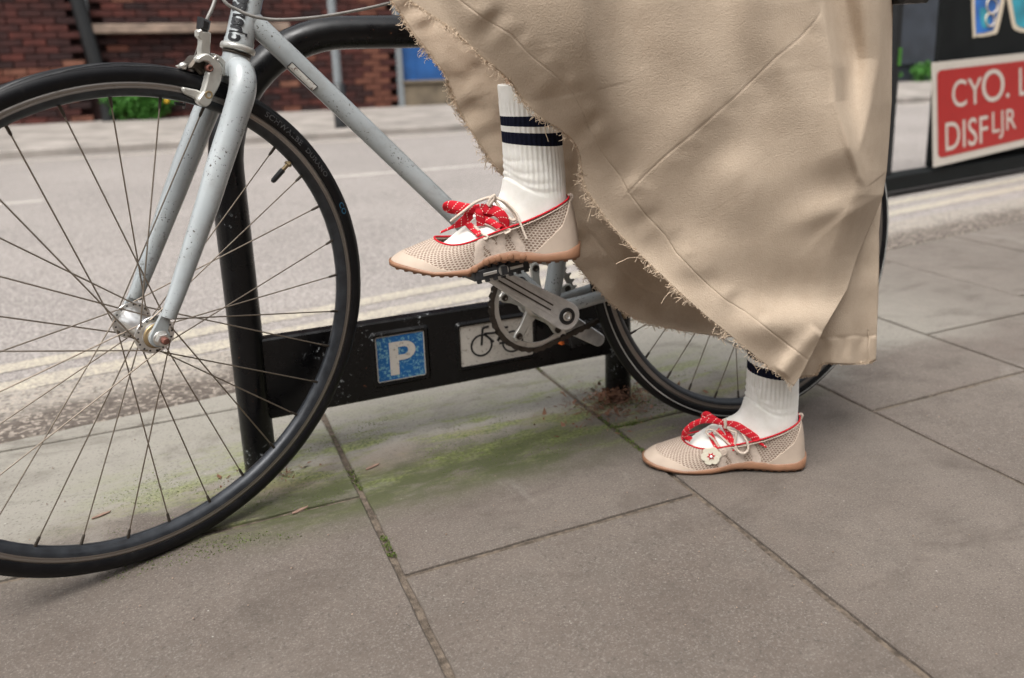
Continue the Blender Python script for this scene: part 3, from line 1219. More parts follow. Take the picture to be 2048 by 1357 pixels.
head = tube_part('head_tube', [bk(*HB), bk(-.8408, .3617), bk(-.840, .3645), bk(*HT)], [.0190, .0190, .0180, .0180], n=32)
down = tube_part('down_tube', [bk(-.826, .392), bk(-.79, .3525), bk(-.574, .114), bk(*BB)], .0143, n=24)
tube_part('top_tube', [bk(-.798, .490), bk(-.275, .478)], .0130)
seat_t = tube_part('seat_tube', [bk(*BB), bk(-.268, .50)], .0143, n=24)
for sgn in (1, -1):
    P = interp([bk(-.405, -.064, .018 * sgn), bk(-.30, -.050, .029 * sgn), bk(-.12, -.020, .050 * sgn), bk(-.0, .0, .058 * sgn)], 12)
    tube_part('chainstay', P, np.linspace(.0112, .0080, 12))
    P = interp([bk(-.275, .455, .016 * sgn), bk(-.17, .28, .034 * sgn), bk(-.01, .012, .058 * sgn)], 10)
    tube_part('seatstay', P, np.linspace(.0080, .0065, 10))
tube_part('bottom_bracket', [bk(BB[0], BB[1], -.036), bk(BB[0], BB[1], .036)], .0200, n=28)
# weld fillet between head tube and down tube
gg = G()
gg.sphere(bk(-.826, .390), .0165, 10)
gg.obj('weld', M['paint'], bike)
# headset
hax = nrm(bk(*HT) - bk(*HB))
gg = G()
gg.lathe([(.001, 0), (.0190, 0), (.0218, .0006), (.0224, .003), (.0224, .0060), (.0212, .0080), (.0190, .0088), (.001, .0088)], bk(*HB) - hax * .0088, hax, 40)
gg.obj('headset_ring', M['cal'], bike)
gg = G()
gg.lathe([(.001, -.003), (.0182, -.003), (.0182, .001), (.001, .001)], bk(*HB) - hax * .0105, hax, 36)
gg.obj('headset_race', M['grime'], bike)
gg = G()
gg.lathe([(.021, 0), (.022, .006), (.018, .014), (.0145, .016), (.0145, .05), (.001, .052)], bk(*HT), hax, 32)
gg.obj('headset_cup', M['cal'], bike)

# ---- fork
fork = part_empty('fork', bike)
crown = bk(*HB) - hax * .030
gg = G()
gg.tube([bk(*HB) - hax * .010, bk(*HB) - hax * .020, crown, crown - hax * .014], [.0170, .0172, .0200, .0165], 28, sx=1.0)
cr_o = gg.obj('crown', M['paint'], fork)
for sgn in (1, -1):
    top = crown + FWF[3] * .006 * sgn + hax * .002
    P = [top, crown + FWF[3] * .024 * sgn - hax * .006, crown + FWF[3] * .034 * sgn - hax * .030, fk(.1250, .2600, .0395 * sgn), fk(.0985, .2050, .043 * sgn), fk(.0790, .1620, .046 * sgn), fk(.0350, .0690, .049 * sgn), fk(.0130, .0240, .050 * sgn)]
    P = interp(P, 40)
    rr = np.interp(np.linspace(0, 7, 40), [0, 1, 2, 3, 4, 5, 6, 7], [.0150, .0168, .0172, .0166, .0160, .0148, .0112, .0092])
    gg = G()
    gg.tube(P, rr, 26, sx=1.0, ref=FWF[3])
    gg.obj('fork_blade', M['paint'], fork)
    # drop-out
    gg = G()
    pts = [(.013 * math.cos(a), .013 * math.sin(a)) for a in np.linspace(math.radians(150), math.radians(390), 16)]
    pts += [(.018, .030), (.006, .032)]
    gg.prism(pts, fk(0, 0, .0485 * sgn - .0025), FWF[1], FWF[2], FWF[3], .005, .0008)
    gg.obj('dropout', M['paint'], fork)
    # washer, nut and axle end
    gg = G()
    gg.lathe([(.001, 0), (.0095, 0), (.0100, .0012), (.0095, .0022), (.001, .0022)], fk(0, 0, .052 * sgn), FWF[3] * sgn, 24)
    for k in range(1):
        hx = [(.0086 * math.cos(a), .0086 * math.sin(a)) for a in np.linspace(0, 2 * math.pi, 6, endpoint=False)]
        gg.prism(hx, fk(0, 0, (.0542) * sgn) if sgn > 0 else fk(0, 0, -.0622), FWF[1], FWF[2], FWF[3], .008, .0008)
    gg.mi = 1
    gg.tube([fk(0, 0, .060 * sgn), fk(0, 0, .0675 * sgn), fk(0, 0, .069 * sgn)], [.0047, .0047, .0036], 14)
    gg.obj('wheel_nut', [M['steel'], M['rustbolt']], fork)
# near-side cone / dust cap on the hub
gg = G()
gg.lathe([(.0135, .037), (.0160, .038), (.0168, .041), (.0150, .0425), (.0120, .0428)], FWF[0], FWF[3], 32)
gg.obj('dust_cap', M['brass'], fork)

# ---- lettering wrapped round the head tube
def wrap_text(txt, size, base, axis, radius, face, along0, shift, mat, parent, sx=1.0, bold=.001, name='lettering'):
    V2, F2 = text2d(txt, size, sx, -.02, bold)
    H = V2[:, 1].max()
    axis = nrm(axis)
    f0 = nrm(face - axis * (face @ axis))
    s0 = np.cross(f0, axis)
    V = []
    for p in V2:
        ang = (-(p[1] - H / 2) + shift) / radius
        V.append(base + axis * (along0 + p[0]) + radius * (math.cos(ang) * f0 + math.sin(ang) * s0))
    gg = G()
    gg.add(V, F2)
    return gg.obj(name, mat, parent)


wrap_text('charge', .0330, bk(*HB), hax, .01935, -CF, .0005, .0005, M['decal'], head, .72, .0012)
dax = nrm(bk(*BB) - bk(-.574, .114))
wrap_text('charge', .030, bk(-.574, .114), dax, .01455, -CF, .158, -.001, M['decal'], down, .95, .0012)
# sticker on the down tube
gg = G()
base = bk(-.79, .3525)
d2 = nrm(bk(-.574, .114) - base)
f0 = nrm(-CF - d2 * (-CF @ d2))
s0 = np.cross(f0, d2)
ps = bkpx((607, 152), .012)
al0 = (ps - base) @ d2
P = []
for i in range(9):
    row = []
    for a in np.linspace(.15, .95, 7):
        row.append(base + d2 * (al0 - .0225 + .045 * i / 8) + .01465 * (math.cos(a) * f0 + math.sin(a) * s0 * -1 * (1 if s0[2] > 0 else -1)))
    P.append(row)
gg.grid(P)
st = gg.obj('sticker', M['sticker'], down)
gg = G()
P = np.array(P)
rim_ = [P[0, k] for k in range(7)] + [P[k, 6] for k in range(1, 9)] + [P[8, k] for k in range(5, -1, -1)] + [P[k, 0] for k in range(7, 0, -1)]
gg.tube(rim_, .0006, 5, closed=True)
gg.obj('sticker_edge', M['decal'], down)

# ---- brake caliper
cal = part_empty('brake_caliper', bike)


def pxprism(name, pts, w0, t, mat, ch=.0012, parent=cal, smooth_n=0, fr=None):
    fr = fr or FWF
    P = []
    for q in pts:
        p = onp(q, fr[0] + fr[3] * (w0 + t), fr[3]) - fr[0]
        P.append((p @ fr[1], p @ fr[2]))
    P = np.array(P)
    if smooth_n:
        P = interp(P, smooth_n, True)
    gg = G()
    gg.prism(P, fr[0] + fr[3] * w0, fr[1], fr[2], fr[3], t, ch)
    return gg.obj(name, mat, parent)


pxprism('caliper_arm', [(395, 117), (405, 110), (417, 108), (430, 117), (443, 129), (446, 146), (440, 172), (429, 192), (422, 208), (411, 214.5), (400, 209), (397, 199), (407, 184), (413, 165), (417, 147.5), (422, 138), (419, 127), (409, 123), (398, 126)], .014, .012, M['cal'], .0018, smooth_n=60)
pxprism('caliper_arm', [(422, 107), (438, 111), (451, 123), (457, 138), (455, 149), (449, 153), (444, 149), (445, 134), (438, 125), (426, 118)], .006, .008, M['cal'], .0012, smooth_n=40)
pxprism('caliper_lever', [(395.5, 63), (403, 58), (407, 64), (418.5, 64), (423, 67), (421, 111), (400, 111), (402, 80.5), (395.5, 73)], .008, .010, M['cal'], .0015)
pxprism('caliper_body', [(378, 138), (385, 124), (396, 113), (416, 118), (424, 132), (414, 147), (404, 152), (392, 141)], -.012, .024, M['grime'], .003, smooth_n=40)
pxprism('caliper_arm', [(360, 133), (372, 131), (384, 122), (397, 112), (404, 112), (398, 120), (388, 132), (378, 141), (366, 138)], -.010, .014, M['cal'], .002, smooth_n=40)
gg = G()
p = fkpx((366, 133), .006)
gg.sphere(p, .0052, 8)
gg.obj('knob', M['steel'], cal)
pxprism('pad_holder', [(367, 176), (378, 177), (402, 184), (400, 203), (386, 196), (369, 187)], .013, .007, M['cal'], .0018, smooth_n=36)
pxprism('brake_pad', [(372, 184), (402, 190), (400, 204), (384, 201), (371, 194)], .0120, .004, M['plastic'], .0008)
pxprism('brake_pad', [(352, 204), (372, 208), (371, 213), (352, 211)], -.016, .006, M['plastic'], .0008)
gg = G()
for q, r_, w_, mt in (((417, 190), .0058, .028, 0), ((433, 117), .0034, .028, 1), ((420, 137), .0046, .0285, 2)):
    gg.mi = mt
    p = fkpx(q, w_ - .003)
    gg.lathe([(.001, -.006), (r_, -.006), (r_, .0005), (r_ * .85, .0014), (r_ * .5, .0014), (r_ * .5, -.001), (.0001, -.001)], p, FWF[3], 20)
gg.obj('caliper_bolt', [M['brass'], M['steel'], M['rustbolt']], cal)
pxprism('barrel_adjuster', [(404, 34), (424, 43), (421, 60), (417, 65), (401, 58)], .004, .015, M['plastic'], .003)
gg = G()
gg.tube(interp([fkpx((411, 50), .012), fkpx((416, 35), .012), fkpx((427, 10), .010), fkpx((434, -20), .004), fkpx((440, -90), -.004)], 20), .0024, 10)
gg.tube(interp([fkpx((399, 78), .010), fkpx((395, 95), .008), fkpx((388, 116), .004)], 8), .0007, 6)
gg.tube([fkpx((370, 200), -.014), fkpx((368, 214), -.014), fkpx((367, 218), -.014)], [.0016, .0016, .0012], 8)
gg.obj('brake_cable', M['cable'], cal)
# long rear cable looping past the head tube and under the hem
gg = G()
gg.tube(interp([onp(q, bk(-.80, .4, w_), RWF[3]) for q, w_ in (((425, -60), .03), ((447, 0), .045), ((475, 20), .045), ((510, 34), .045), ((560, 40), .04), ((640, 34), .035), ((720, 20), .03), ((790, 4), .03), ((880, -20), .025), ((990, -60), .02))], 50), .0021, 10)
gg.obj('rear_brake_cable', M['cable'], bike)

# ---- crankset
cs = part_empty('crankset', bike)
cc = (-.4196, -.0647)
ang = math.radians(180 - 35.0)
ud = A(math.cos(ang), math.sin(ang))
vd = A(-ud[1], ud[0])


def arm_poly(L, r0, r1, n=14):
    P = []
    for a in np.linspace(-95, 95, n):
        P.append((-math.cos(math.radians(a)) * r0, -math.sin(math.radians(a)) * r0))
    for a in np.linspace(-90, 90, n):
        P.append((L + math.cos(math.radians(a)) * r1, math.sin(math.radians(a)) * r1))
    return P


def crank(sgn, w0, direction, t=.011):
    u3 = RWF[1] * ud[0] * direction + RWF[2] * ud[1] * direction
    v3 = RWF[1] * vd[0] * direction + RWF[2] * vd[1] * direction
    gg = G()
    O = bk(cc[0], cc[1], w0)
    gg.prism(arm_poly(.152, .0225, .0120), O, u3, v3, RWF[3], t, .0016)
    gg.mi = 0
    if sgn > 0:
        # raised rims either side of the fluting
        for yy in (-.0085, .0085):
            gg.box(O + u3 * .082 + v3 * yy + RWF[3] * (t + .0010), .066, .0026, .0018, ax=u3, ay=v3, az=RWF[3], ch=.0006)
        gg.mi = 1
        for yy in (-.0040, .0040):  # dark strips paint in the shaded depth of the flutes
            gg.box(O + u3 * .080 + v3 * yy + RWF[3] * (t + .0002), .050, .0011, .0004, ax=u3, ay=v3, az=RWF[3])
    ar = gg.obj('crank_arm', [M['bright'], M['grime']], cs)
    gg = G()
    O2 = bk(cc[0], cc[1], w0 + t if sgn > 0 else w0)
    gg.lathe([(.0132, 0), (.0132, .0016), (.0075, .0018), (.0075, .0008)], O2, RWF[3] * sgn, 32)
    gg.mi = 1
    gg.lathe([(.0075, .0), (.0075, .0024), (.0060, .0030), (.0036, .0030), (.0036, -.002), (.0001, -.002)], O2, RWF[3] * sgn, 24)
    gg.obj('crank_bolt', [M['plastic'], M['steel']], cs)
    return O, u3, v3


Onear, u3, v3 = crank(1, .062, 1)
crank(-1, -.068, -1)
# pedals
def pedal(O, dirv, sgn, w0):
    C = O + dirv * .152
    C = C + RWF[3] * (.058 * sgn)
    if sgn > 0:
        C = bkpx((988, 534), .108)
    a1 = nrm(A(-.95, .1, -.10) - RWF[3] * (A(-.95, .1, -.10) @ RWF[3]))
    a2 = np.cross(RWF[3], a1)
    if a2[2] < 0:
        a2 = -a2
    pd = part_empty('pedal', bike)
    gg = G()
    for s2 in (-1, 1):
        gg.box(C + RWF[3] * .030 * s2, .040, .0075, .004, ax=a1, ay=a2, az=RWF[3], ch=.0015)
        gg.box(C + a1 * .037 * s2, .005, .0075, .031, ax=a1, ay=a2, az=RWF[3], ch=.0015)
        for k in range(7):
            gg.box(C + RWF[3] * .030 * s2 + a1 * (-.036 + .012 * k) + a2 * -.0088, .0028, .0026, .0035, ax=a1, ay=a2, az=RWF[3], ch=.0006)
            gg.box(C + RWF[3] * .030 * s2 + a1 * (-.036 + .012 * k) + a2 * .0088, .0028, .0026, .0035, ax=a1, ay=a2, az=RWF[3], ch=.0006)
    gg.box(C, .004, .006, .040, ax=a1, ay=a2, az=RWF[3])
    gg.obj('cage', M['plastic'], pd)
    gg = G()
    gg.tube([C - RWF[3] * .058 * sgn, C + RWF[3] * .036 * sgn], .0075, 14)
    for s2 in (-1, 1):
        gg.box(C + RWF[3] * .0345 * sgn + a1 * .020 * s2, .010, .0022, .0012, ax=a1, ay=a2, az=RWF[3], ch=.0005)
    gg.obj('spindle', M['steel'], pd)
    if sgn < 0:
        gg = G()
        gg.box(C + a1 * .049, .003, .006, .018, ax=a1, ay=a2, az=RWF[3], ch=.001)
        gg.obj('reflector', M['orange'], pd)
    return C


PC = pedal(Onear, u3, 1, .062)
pedal(bk(cc[0], cc[1], -.062), -u3, -1, -.068)

# chainring with spider, chain
CW = -.043
gg = G()
nt_ = 40
Ro, Ri = .0790, .0660
outer = []
for k in range(nt_):
    a0 = 2 * math.pi * k / nt_
    for fr_, rr in ((0, Ro - .004), (.25, Ro - .0035), (.42, Ro + .0022), (.58, Ro + .0022), (.75, Ro - .0035)):
        outer.append((rr, a0 + fr_ * 2 * math.pi / nt_))
P = []
for w_ in (-.0016, .0016):
    P.append([bk(cc[0] + r * math.cos(a), cc[1] + r * math.sin(a), CW + w_) for r, a in outer])
inner = [[bk(cc[0] + Ri * math.cos(a), cc[1] + Ri * math.sin(a), CW + w_) for r, a in outer] for w_ in (.0016, -.0016)]
gg.grid([P[0], P[1], inner[0], inner[1]], cu=True, cv=True, smooth=False)
gg.obj('chainring', M['steel'], cs)
for k in range(5):
    a = math.radians(90 + 55 + 16 + 72 * k)
    gg = G()
    ua = RWF[1] * math.cos(a) + RWF[2] * math.sin(a)
    va = -RWF[1] * math.sin(a) + RWF[2] * math.cos(a)
    pts = [(.004, -.016), (.022, -.0105), (.046, -.0070), (.060, -.0082), (.0675, -.0065), (.070, 0), (.0675, .0065), (.060, .0082), (.046, .0070), (.022, .0105), (.004, .016)]
    gg.prism(pts, bk(cc[0], cc[1], CW + .0020), ua, va, RWF[3], .0065, .0012)
    gg.obj('spider_arm', M['cal'], cs)
    gg = G()
    gg.lathe([(.0055, 0), (.0055, .0016), (.0032, .0018), (.0032, 0), (.0001, 0)], bk(cc[0], cc[1], CW + .0088) + ua * .0605, RWF[3], 18)
    gg.obj('chainring_bolt', M['grime'], cs)
gg = G()
gg.tube([bk(cc[0], cc[1], -.05), bk(cc[0], cc[1], .064)], .011, 20)
gg.lathe([(.0225, CW + .002), (.0225, CW + .010), (.012, CW + .012)], bk(cc[0], cc[1], 0), RWF[3], 28)
gg.obj('axle_boss', M['steel'], cs)
# chain path: round the ring, then tangent runs to the rear sprocket
ch = part_empty('chain', bike)
path = []
rs = .036
for a in np.linspace(math.radians(88), math.radians(272), 40):
    path.append(A(cc[0] + Ro * math.cos(a), cc[1] + Ro * math.sin(a)))
for a in np.linspace(math.radians(-92), math.radians(88), 16):
    path.append(A(rs * math.cos(a), rs * math.sin(a)))
path.append(path[0])
path = np.array(path)
L = np.concatenate([[0], np.cumsum(np.linalg.norm(np.diff(path, axis=0), axis=1))])
nl = int(L[-1] / .0127) // 2 * 2
pts = np.stack([np.interp(np.linspace(0, L[-1], nl, endpoint=False), L, path[:, k]) for k in (0, 1)], 1)
link = []
for wide in (0, 1):
    h = G()
    hw = .0040 if wide else .0026
    prof = [(-.0085 + 0, 0)]
    pp = []
    for a in np.linspace(90, 270, 8):
        pp.append((-.00635 + .0044 * math.cos(math.radians(a)), .0044 * math.sin(math.radians(a))))
    pp.append((0, -.0024))
    for a in np.linspace(-90, 90, 8):
        pp.append((.00635 + .0042 * math.cos(math.radians(a)), .0042 * math.sin(math.radians(a))))
    for s_ in (-1, 1):
        h.prism(pp, A(0, 0, hw * s_ - .0005), (1, 0, 0), (0, 1, 0), (0, 0, 1), .0010)
    me = h.mesh('link')
    me.materials.append(M['grime'])
    link.append(me)
for i in range(nl):
    a, b = pts[i], pts[(i + 1) % nl]
    c_ = (a + b) / 2
    d = nrm(b - a)
    X3 = RWF[1] * d[0] + RWF[2] * d[1]
    Y3 = -RWF[1] * d[1] + RWF[2] * d[0]
    C3 = bk(c_[0], c_[1], CW) - ORG[bike.name]
    o = bpy.data.objects.new('link', link[i % 2])
    COL.objects.link(o)
    o.parent = ch
    o.matrix_basis = Matrix([[X3[0], Y3[0], RWF[3][0], C3[0]], [X3[1], Y3[1], RWF[3][1], C3[1]], [X3[2], Y3[2], RWF[3][2], C3[2]], [0, 0, 0, 1]])
gg = G()
gg.lathe([(.012, CW - .001), (.034, CW - .001), (.034, CW + .001), (.012, CW + .001)], RWF[0], RWF[3], 40, smooth=False)
gg.obj('sprocket', M['grime'], bike)
gg = G()
for sgn in (1, -1):
    hx = [(.0086 * math.cos(a), .0086 * math.sin(a)) for a in np.linspace(0, 2 * math.pi, 6, endpoint=False)]
    gg.prism(hx, bk(0, 0, .060 if sgn > 0 else -.068), RWF[1], RWF[2], RWF[3], .008, .0008)
gg.obj('wheel_nut', M['steel'], bike)
# saddle, post, stem and handlebar (above the picture)
tube_part('seat_post', [bk(-.272, .485), bk(-.235, .62)], .0125, M['steel'])
gg = G()
P = []
for i, (t_, hw, hh) in enumerate(((-.15, .012, .010), (-.12, .020, .016), (-.04, .028, .020), (.04, .055, .024), (.10, .072, .026), (.125, .055, .020), (.132, .02, .01))):
    row = []
    for a in np.linspace(0, 2 * math.pi, 20, endpoint=False):
        row.append(bk(-.235 + t_, .655 + hh * math.sin(a), hw * math.cos(a)))
    P.append(row)
gg.grid(interp(np.array(P), 24), cv=True)
gg.obj('saddle', M['plastic'], bike)
stc = bk(*HT) + hax * .06
tube_part('stem', [bk(*HT) + hax * .02, stc, stc - FWF[1] * .08], .0130, M['steel'])
hb = stc - FWF[1] * .08
tube_part('handlebar', interp([hb + FWF[3] * .24 - FWF[1] * -.03, hb + FWF[3] * .12, hb, hb - FWF[3] * .12, hb - FWF[3] * .24 + FWF[1] * .03], 16), .0120, M['steel'])

# ------------------------------------------------------------------ cycle stand
SY = 1.3776
SR = .0258
stand = thing('cycle_stand', 'black tubular cycle stand with flat lower board carrying parking plates', 'cycle stand', (.43, SY, 0))
gg = G()
x1, x2, zt = .0869, .7732, .7115
P = [A(x1, SY, -.03), A(x1, SY, .2), A(x1, SY, .44)]
rc = .195
for a in np.linspace(math.pi, math.pi / 2, 16):
    P.append(A(x1 + rc + rc * math.cos(a), SY, zt - rc * 1.05 + rc * 1.05 * math.sin(a)))
P += [A(.45, SY, zt)]
for a in np.linspace(math.pi / 2, 0, 16):
    P.append(A(x2 - rc + rc * math.cos(a), SY, zt - rc * 1.05 + rc * 1.05 * math.sin(a)))
P += [A(x2, SY, .2), A(x2, SY, -.03)]
gg.tube(P, SR, 32, ref=A(0, 1, 0))
gg.obj('hoop', M['black'], stand)
gg = G()
gg.box(((x1 + x2) / 2, SY, (.0947 + .2338) / 2), (x2 - x1) / 2 - SR * .6, .0125, (.2338 - .0947) / 2, ch=.003)
gg.obj('lower_board', M['black'], stand)
FY = SY - .0125


def plate_at(q4, name, mat, frame_mat, pad, t=.0018):
    P = np.array([[yp(q, FY)[0], yp(q, FY)[2]] for q in q4])
    x0, x1_, z0, z1 = P[[0, 3], 0].mean(), P[[1, 2], 0].mean(), P[[2, 3], 1].mean(), P[[0, 1], 1].mean()

    def rr(x0, x1, z0, z1, r):
        out = []
        for cx, cz, a0 in ((x1 - r, z1 - r, 0), (x0 + r, z1 - r, 90), (x0 + r, z0 + r, 180), (x1 - r, z0 + r, 270)):
            for a in np.linspace(a0, a0 + 90, 5):
                out.append((cx + r * math.cos(math.radians(a)), cz + r * math.sin(math.radians(a))))
        return out
    fr_ = G()
    outr, inr = np.array(rr(x0 - pad, x1_ + pad, z0 - pad, z1 + pad, .007)), np.array(rr(x0 - .0005, x1_ + .0005, z0 - .0005, z1 + .0005, .004))
    mk3 = lambda P, y: [A(p[0], y, p[1]) for p in P]
    fr_.grid([mk3(outr, FY), mk3(outr * .5 + inr * .5, FY - .0045), mk3(inr, FY - .0038), mk3(inr, FY)], cv=True, smooth=False)
    f = fr_.obj(name + '_frame', frame_mat, stand)
    gg = G()
    gg.prism(rr(x0, x1_, z0, z1, .004), (0, FY, 0), (1, 0, 0), (0, 0, 1), (0, -1, 0), t, .0003)
    pl = gg.obj(name, mat, f)
    return f, (x0, x1_, z0, z1), FY - t


f1, (a0, a1, b0, b1), fy = plate_at([(748, 675), (848, 660), (851, 751), (756, 765)], 'parking_plate', M['platewhite'], M['black'], .009)
gg = G()
m_ = .0022
gg.prism([(a0 + m_, b0 + m_), (a1 - m_, b0 + m_), (a1 - m_, b1 - m_), (a0 + m_, b1 - m_)], (0, fy, 0), (1, 0, 0), (0, 0, 1), (0, -1, 0), .0004)
gg.obj('blue_field', M['signblue'], f1)
gg = G()


def bar2(gg, p, q, hw, y, t=.0004):
    p, q = A(*p), A(*q)
    d = nrm(q - p)
    n = A(-d[1], d[0]) * hw
    gg.prism([p - n, q - n, q + n, p + n], (0, y, 0), (1, 0, 0), (0, 0, 1), (0, -1, 0), t)


W_, H_ = a1 - a0, b1 - b0
px0 = a0 + W_ * .27
yb = fy - .0004
gg.prism([(px0, b0 + H_ * .12), (px0 + W_ * .18, b0 + H_ * .12), (px0 + W_ * .18, b0 + H_ * .84), (px0, b0 + H_ * .84)], (0, yb, 0), (1, 0, 0), (0, 0, 1), (0, -1, 0), .0005)
# bowl of the P
cxp, czp = px0 + W_ * .30, b0 + H_ * .635
O_, I_ = [], []
for a in np.linspace(-90, 90, 14):
    ca, sa = math.cos(math.radians(a)), math.sin(math.radians(a))
    O_.append((cxp + W_ * .235 * ca, czp + H_ * .205 * sa))
    I_.append((cxp + W_ * .085 * ca, czp + H_ * .085 * sa))
O_ = [(px0 + W_ * .18, czp - H_ * .205)] + O_ + [(px0 + W_ * .18, czp + H_ * .205)]
I_ = [(px0 + W_ * .18, czp - H_ * .085)] + I_ + [(px0 + W_ * .18, czp + H_ * .085)]
gg.grid([[A(p[0], yb - .0005, p[1]) for p in O_], [A(p[0], yb - .0005, p[1]) for p in I_]], smooth=False)
gg.obj('letter_p', M['platewhite'], f1)

f2, (a0, a1, b0, b1), fy = plate_at([(918, 652), (1062, 633), (1068, 708), (922, 735)], 'cycle_plate', M['platewhite'], M['black'], .008)
gg = G()
# bicycle pictogram
s = lambda q: (lambda p: A(p[0], p[2]))(yp(q, fy))
lw = .0016
c1, c2 = s((963, 691)), s((1025, 683))
for cc_ in (c1, c2):
    R_ = .0195
    ro = [[A(cc_[0] + r * math.cos(a), fy - .0005, cc_[1] + r * math.sin(a)) for a in np.linspace(0, 2 * math.pi, 32, endpoint=False)] for r in (R_ + lw * 1.1, R_ - lw * 1.1)]
    gg.grid(ro, cv=True, smooth=False)
hd, sd_, bbp = s((968, 668)), s((1008, 664)), s((992, 688))
hb_ = s((965, 657))
for p, q in ((c1, hb_), (hd, bbp), (hd, sd_), (sd_, bbp), (sd_ + A(0, .008), bbp), (bbp, c2), (c2, sd_), (hb_, hb_ + A(.012, .002)), (sd_ + A(-.006, .008), sd_ + A(.008, .008))):
    bar2(gg, p, q, lw * 1.3, fy, .0006)
gg.obj('bicycle_symbol', M['decal'], f2)
gg = G()
gg.prism([(bbp[0] + .006 * math.cos(a), bbp[1] + .006 * math.sin(a)) for a in np.linspace(0, 6.28, 12, endpoint=False)], (0, fy, 0), (1, 0, 0), (0, 0, 1), (0, -1, 0), .0008)
gg.obj('symbol_crank', M['platewhite'], f2)

# base collars: small cut paver squares are cracks of dirt
lit = G()
for cx_, cy_, R_, n_ in ((x2 + .0, SY - .03, .075, 900), (x1 + .03, SY - .02, .04, 140)):
    for k in range(n_):
        a, r_ = rng.random() * 6.283, R_ * abs(rng.normal()) * .8
        px_, py_ = cx_ + r_ * math.cos(a) * 1.25 - .02, cy_ + r_ * math.sin(a) * .9
        if (px_ - cx_) ** 2 + (py_ - SY) ** 2 < .022 ** 2:
            continue
        hgt = .030 * math.exp(-(r_ / (R_ * .7)) ** 2) * rng.random() * (1 if R_ > .05 else .3)
        p = A(px_, py_, .001 + hgt)
        d = nrm(A(rng.normal(), rng.normal(), .35 * rng.normal()))
        s1 = nrm(np.cross(d, A(rng.normal() * .4, rng.normal() * .4, 1)))
        big = rng.random()
        l_, w_ = (.010, .004) if big < .06 else ((.009, .0009) if big < .45 else (.003, .0018))
        l_ *= .6 + .8 * rng.random()
        lit.add([p - d * l_, p + s1 * w_ + A(0, 0, .001), p + d * l_, p - s1 * w_], [(0, 1, 2, 3)])
lit.obj('leaf_litter', M['litter'], kind='stuff', label='brown dead leaves and twigs heaped round the stand feet', cat='leaf litter', base=(x2, SY, 0))
# grains of grit and flecks lying on the stones
gr = G()
for k in range(900):
    x_, y_ = rng.uniform(-.5, 2.6), rng.uniform(.45, 1.75)
    s_ = .0007 + .0012 * rng.random() ** 3
    p = A(x_, y_, s_ * .6)
    gr.add([p + A(s_, 0, 0), p + A(0, s_, 0), p + A(-s_, 0, 0), p + A(0, -s_, 0), p + A(0, 0, s_)], [(0, 1, 4), (1, 2, 4), (2, 3, 4), (3, 0, 4)])
gr.obj('grit', M['ledge'], kind='stuff', label='loose pale grit scattered over the paving stones', cat='grit')
# moss growing in the joints near the stand
ms = G()
for k in range(2600):
    u = rng.random()
    if u < .35:
        x_, y_ = .222 + rng.normal() * .004, rng.uniform(1.0, 1.7)
    elif u < .6:
        x_, y_ = .692 + rng.normal() * .004, rng.uniform(1.0, 1.7)
    elif u < .8:
        x_, y_ = rng.uniform(.692, 1.16), 1.252 + rng.normal() * .003
    else:
        x_, y_ = rng.uniform(-.25, .222), 1.222 + rng.normal() * .003
    if noise.noise(Vector((x_ * 9, y_ * 9, 1))) < .22:
        continue
    s_ = .0012 + .0016 * rng.random()
    p = A(x_, y_, -.003)
    for q in range(2):
        d = A(rng.normal(), rng.normal(), 0) * s_
        ms.add([p - d * .5, p + d * .5, p + d * .3 + A(rng.normal() * .001, rng.normal() * .001, s_ * 1.6)], [(0, 1, 2)])
ms.obj('joint_moss', M['moss'], kind='stuff', label='green moss growing in the paving joints near the stand', cat='moss')

tf = G()
for k in range(30000):
    x_, y_ = rng.uniform(-.15, 1.1), rng.uniform(1.14, 1.52)
    m_ = noise.fractal(Vector((x_ * 5.5, y_ * 15, 7)), .8, 2.2, 4)
    env = min(1, (y_ - 1.12) / .1) * min(1, (1.54 - y_) / .14) * min(1, max(0, (1.12 - x_) / .3))
    if m_ * .9 + env * .55 + rng.normal() * .07 < .62:
        continue
    s_ = .0008 + .0014 * rng.random()
    p = A(x_, y_, -.001)
    d = A(rng.normal(), rng.normal(), 0) * s_ * .8
    tf.add([p - d * .6, p + d * .6, p + A(rng.normal(), rng.normal(), 0) * .0006 + A(0, 0, s_ * 1.1)], [(0, 1, 2)])
tf.obj('moss_patch', M['moss'], kind='stuff', label='patchy green moss spread over the stones under the cycle stand', cat='moss')
# dry twig scraps and chips lying on the paving
for (q, lab) in (((745, 935), 'small reddish wood chip on the mossy joint under the stand board'), ((600, 1022), 'small pinkish wood sliver on the paving beside the front tyre'), ((202, 1032), 'thin pink sliver seen between the front wheel spokes')):
    c_ = gp(q)
    gg = G()
    d_ = nrm(A(.9, .35, 0))
    gg.prism([(-.014, -.002), (-.004, -.0035), (.011, -.002), (.015, .001), (.004, .003), (-.012, .002)], c_ + A(0, 0, .0006), d_, np.cross(A(0, 0, 1), d_), (0, 0, 1), .0018, .0004)
    gg.obj('wood_chip', M['chip'], label=lab, cat='wood chip', base=tuple(c_), group='wood chips on the paving')

# ------------------------------------------------------------------ person: legs, socks, shoes, skirt
per = thing('person', 'person in long tan frayed skirt and striped white socks, one foot on the pedal', 'person', (.80, 1.0, 0))


def foot_frame(H, T):
    ex = T - H
    L = np.linalg.norm(ex)
    ex = ex / L
    ez = nrm(A(0, 0, 1.) - ex * ex[2])
    return H, ex, np.cross(ez, ex), ez


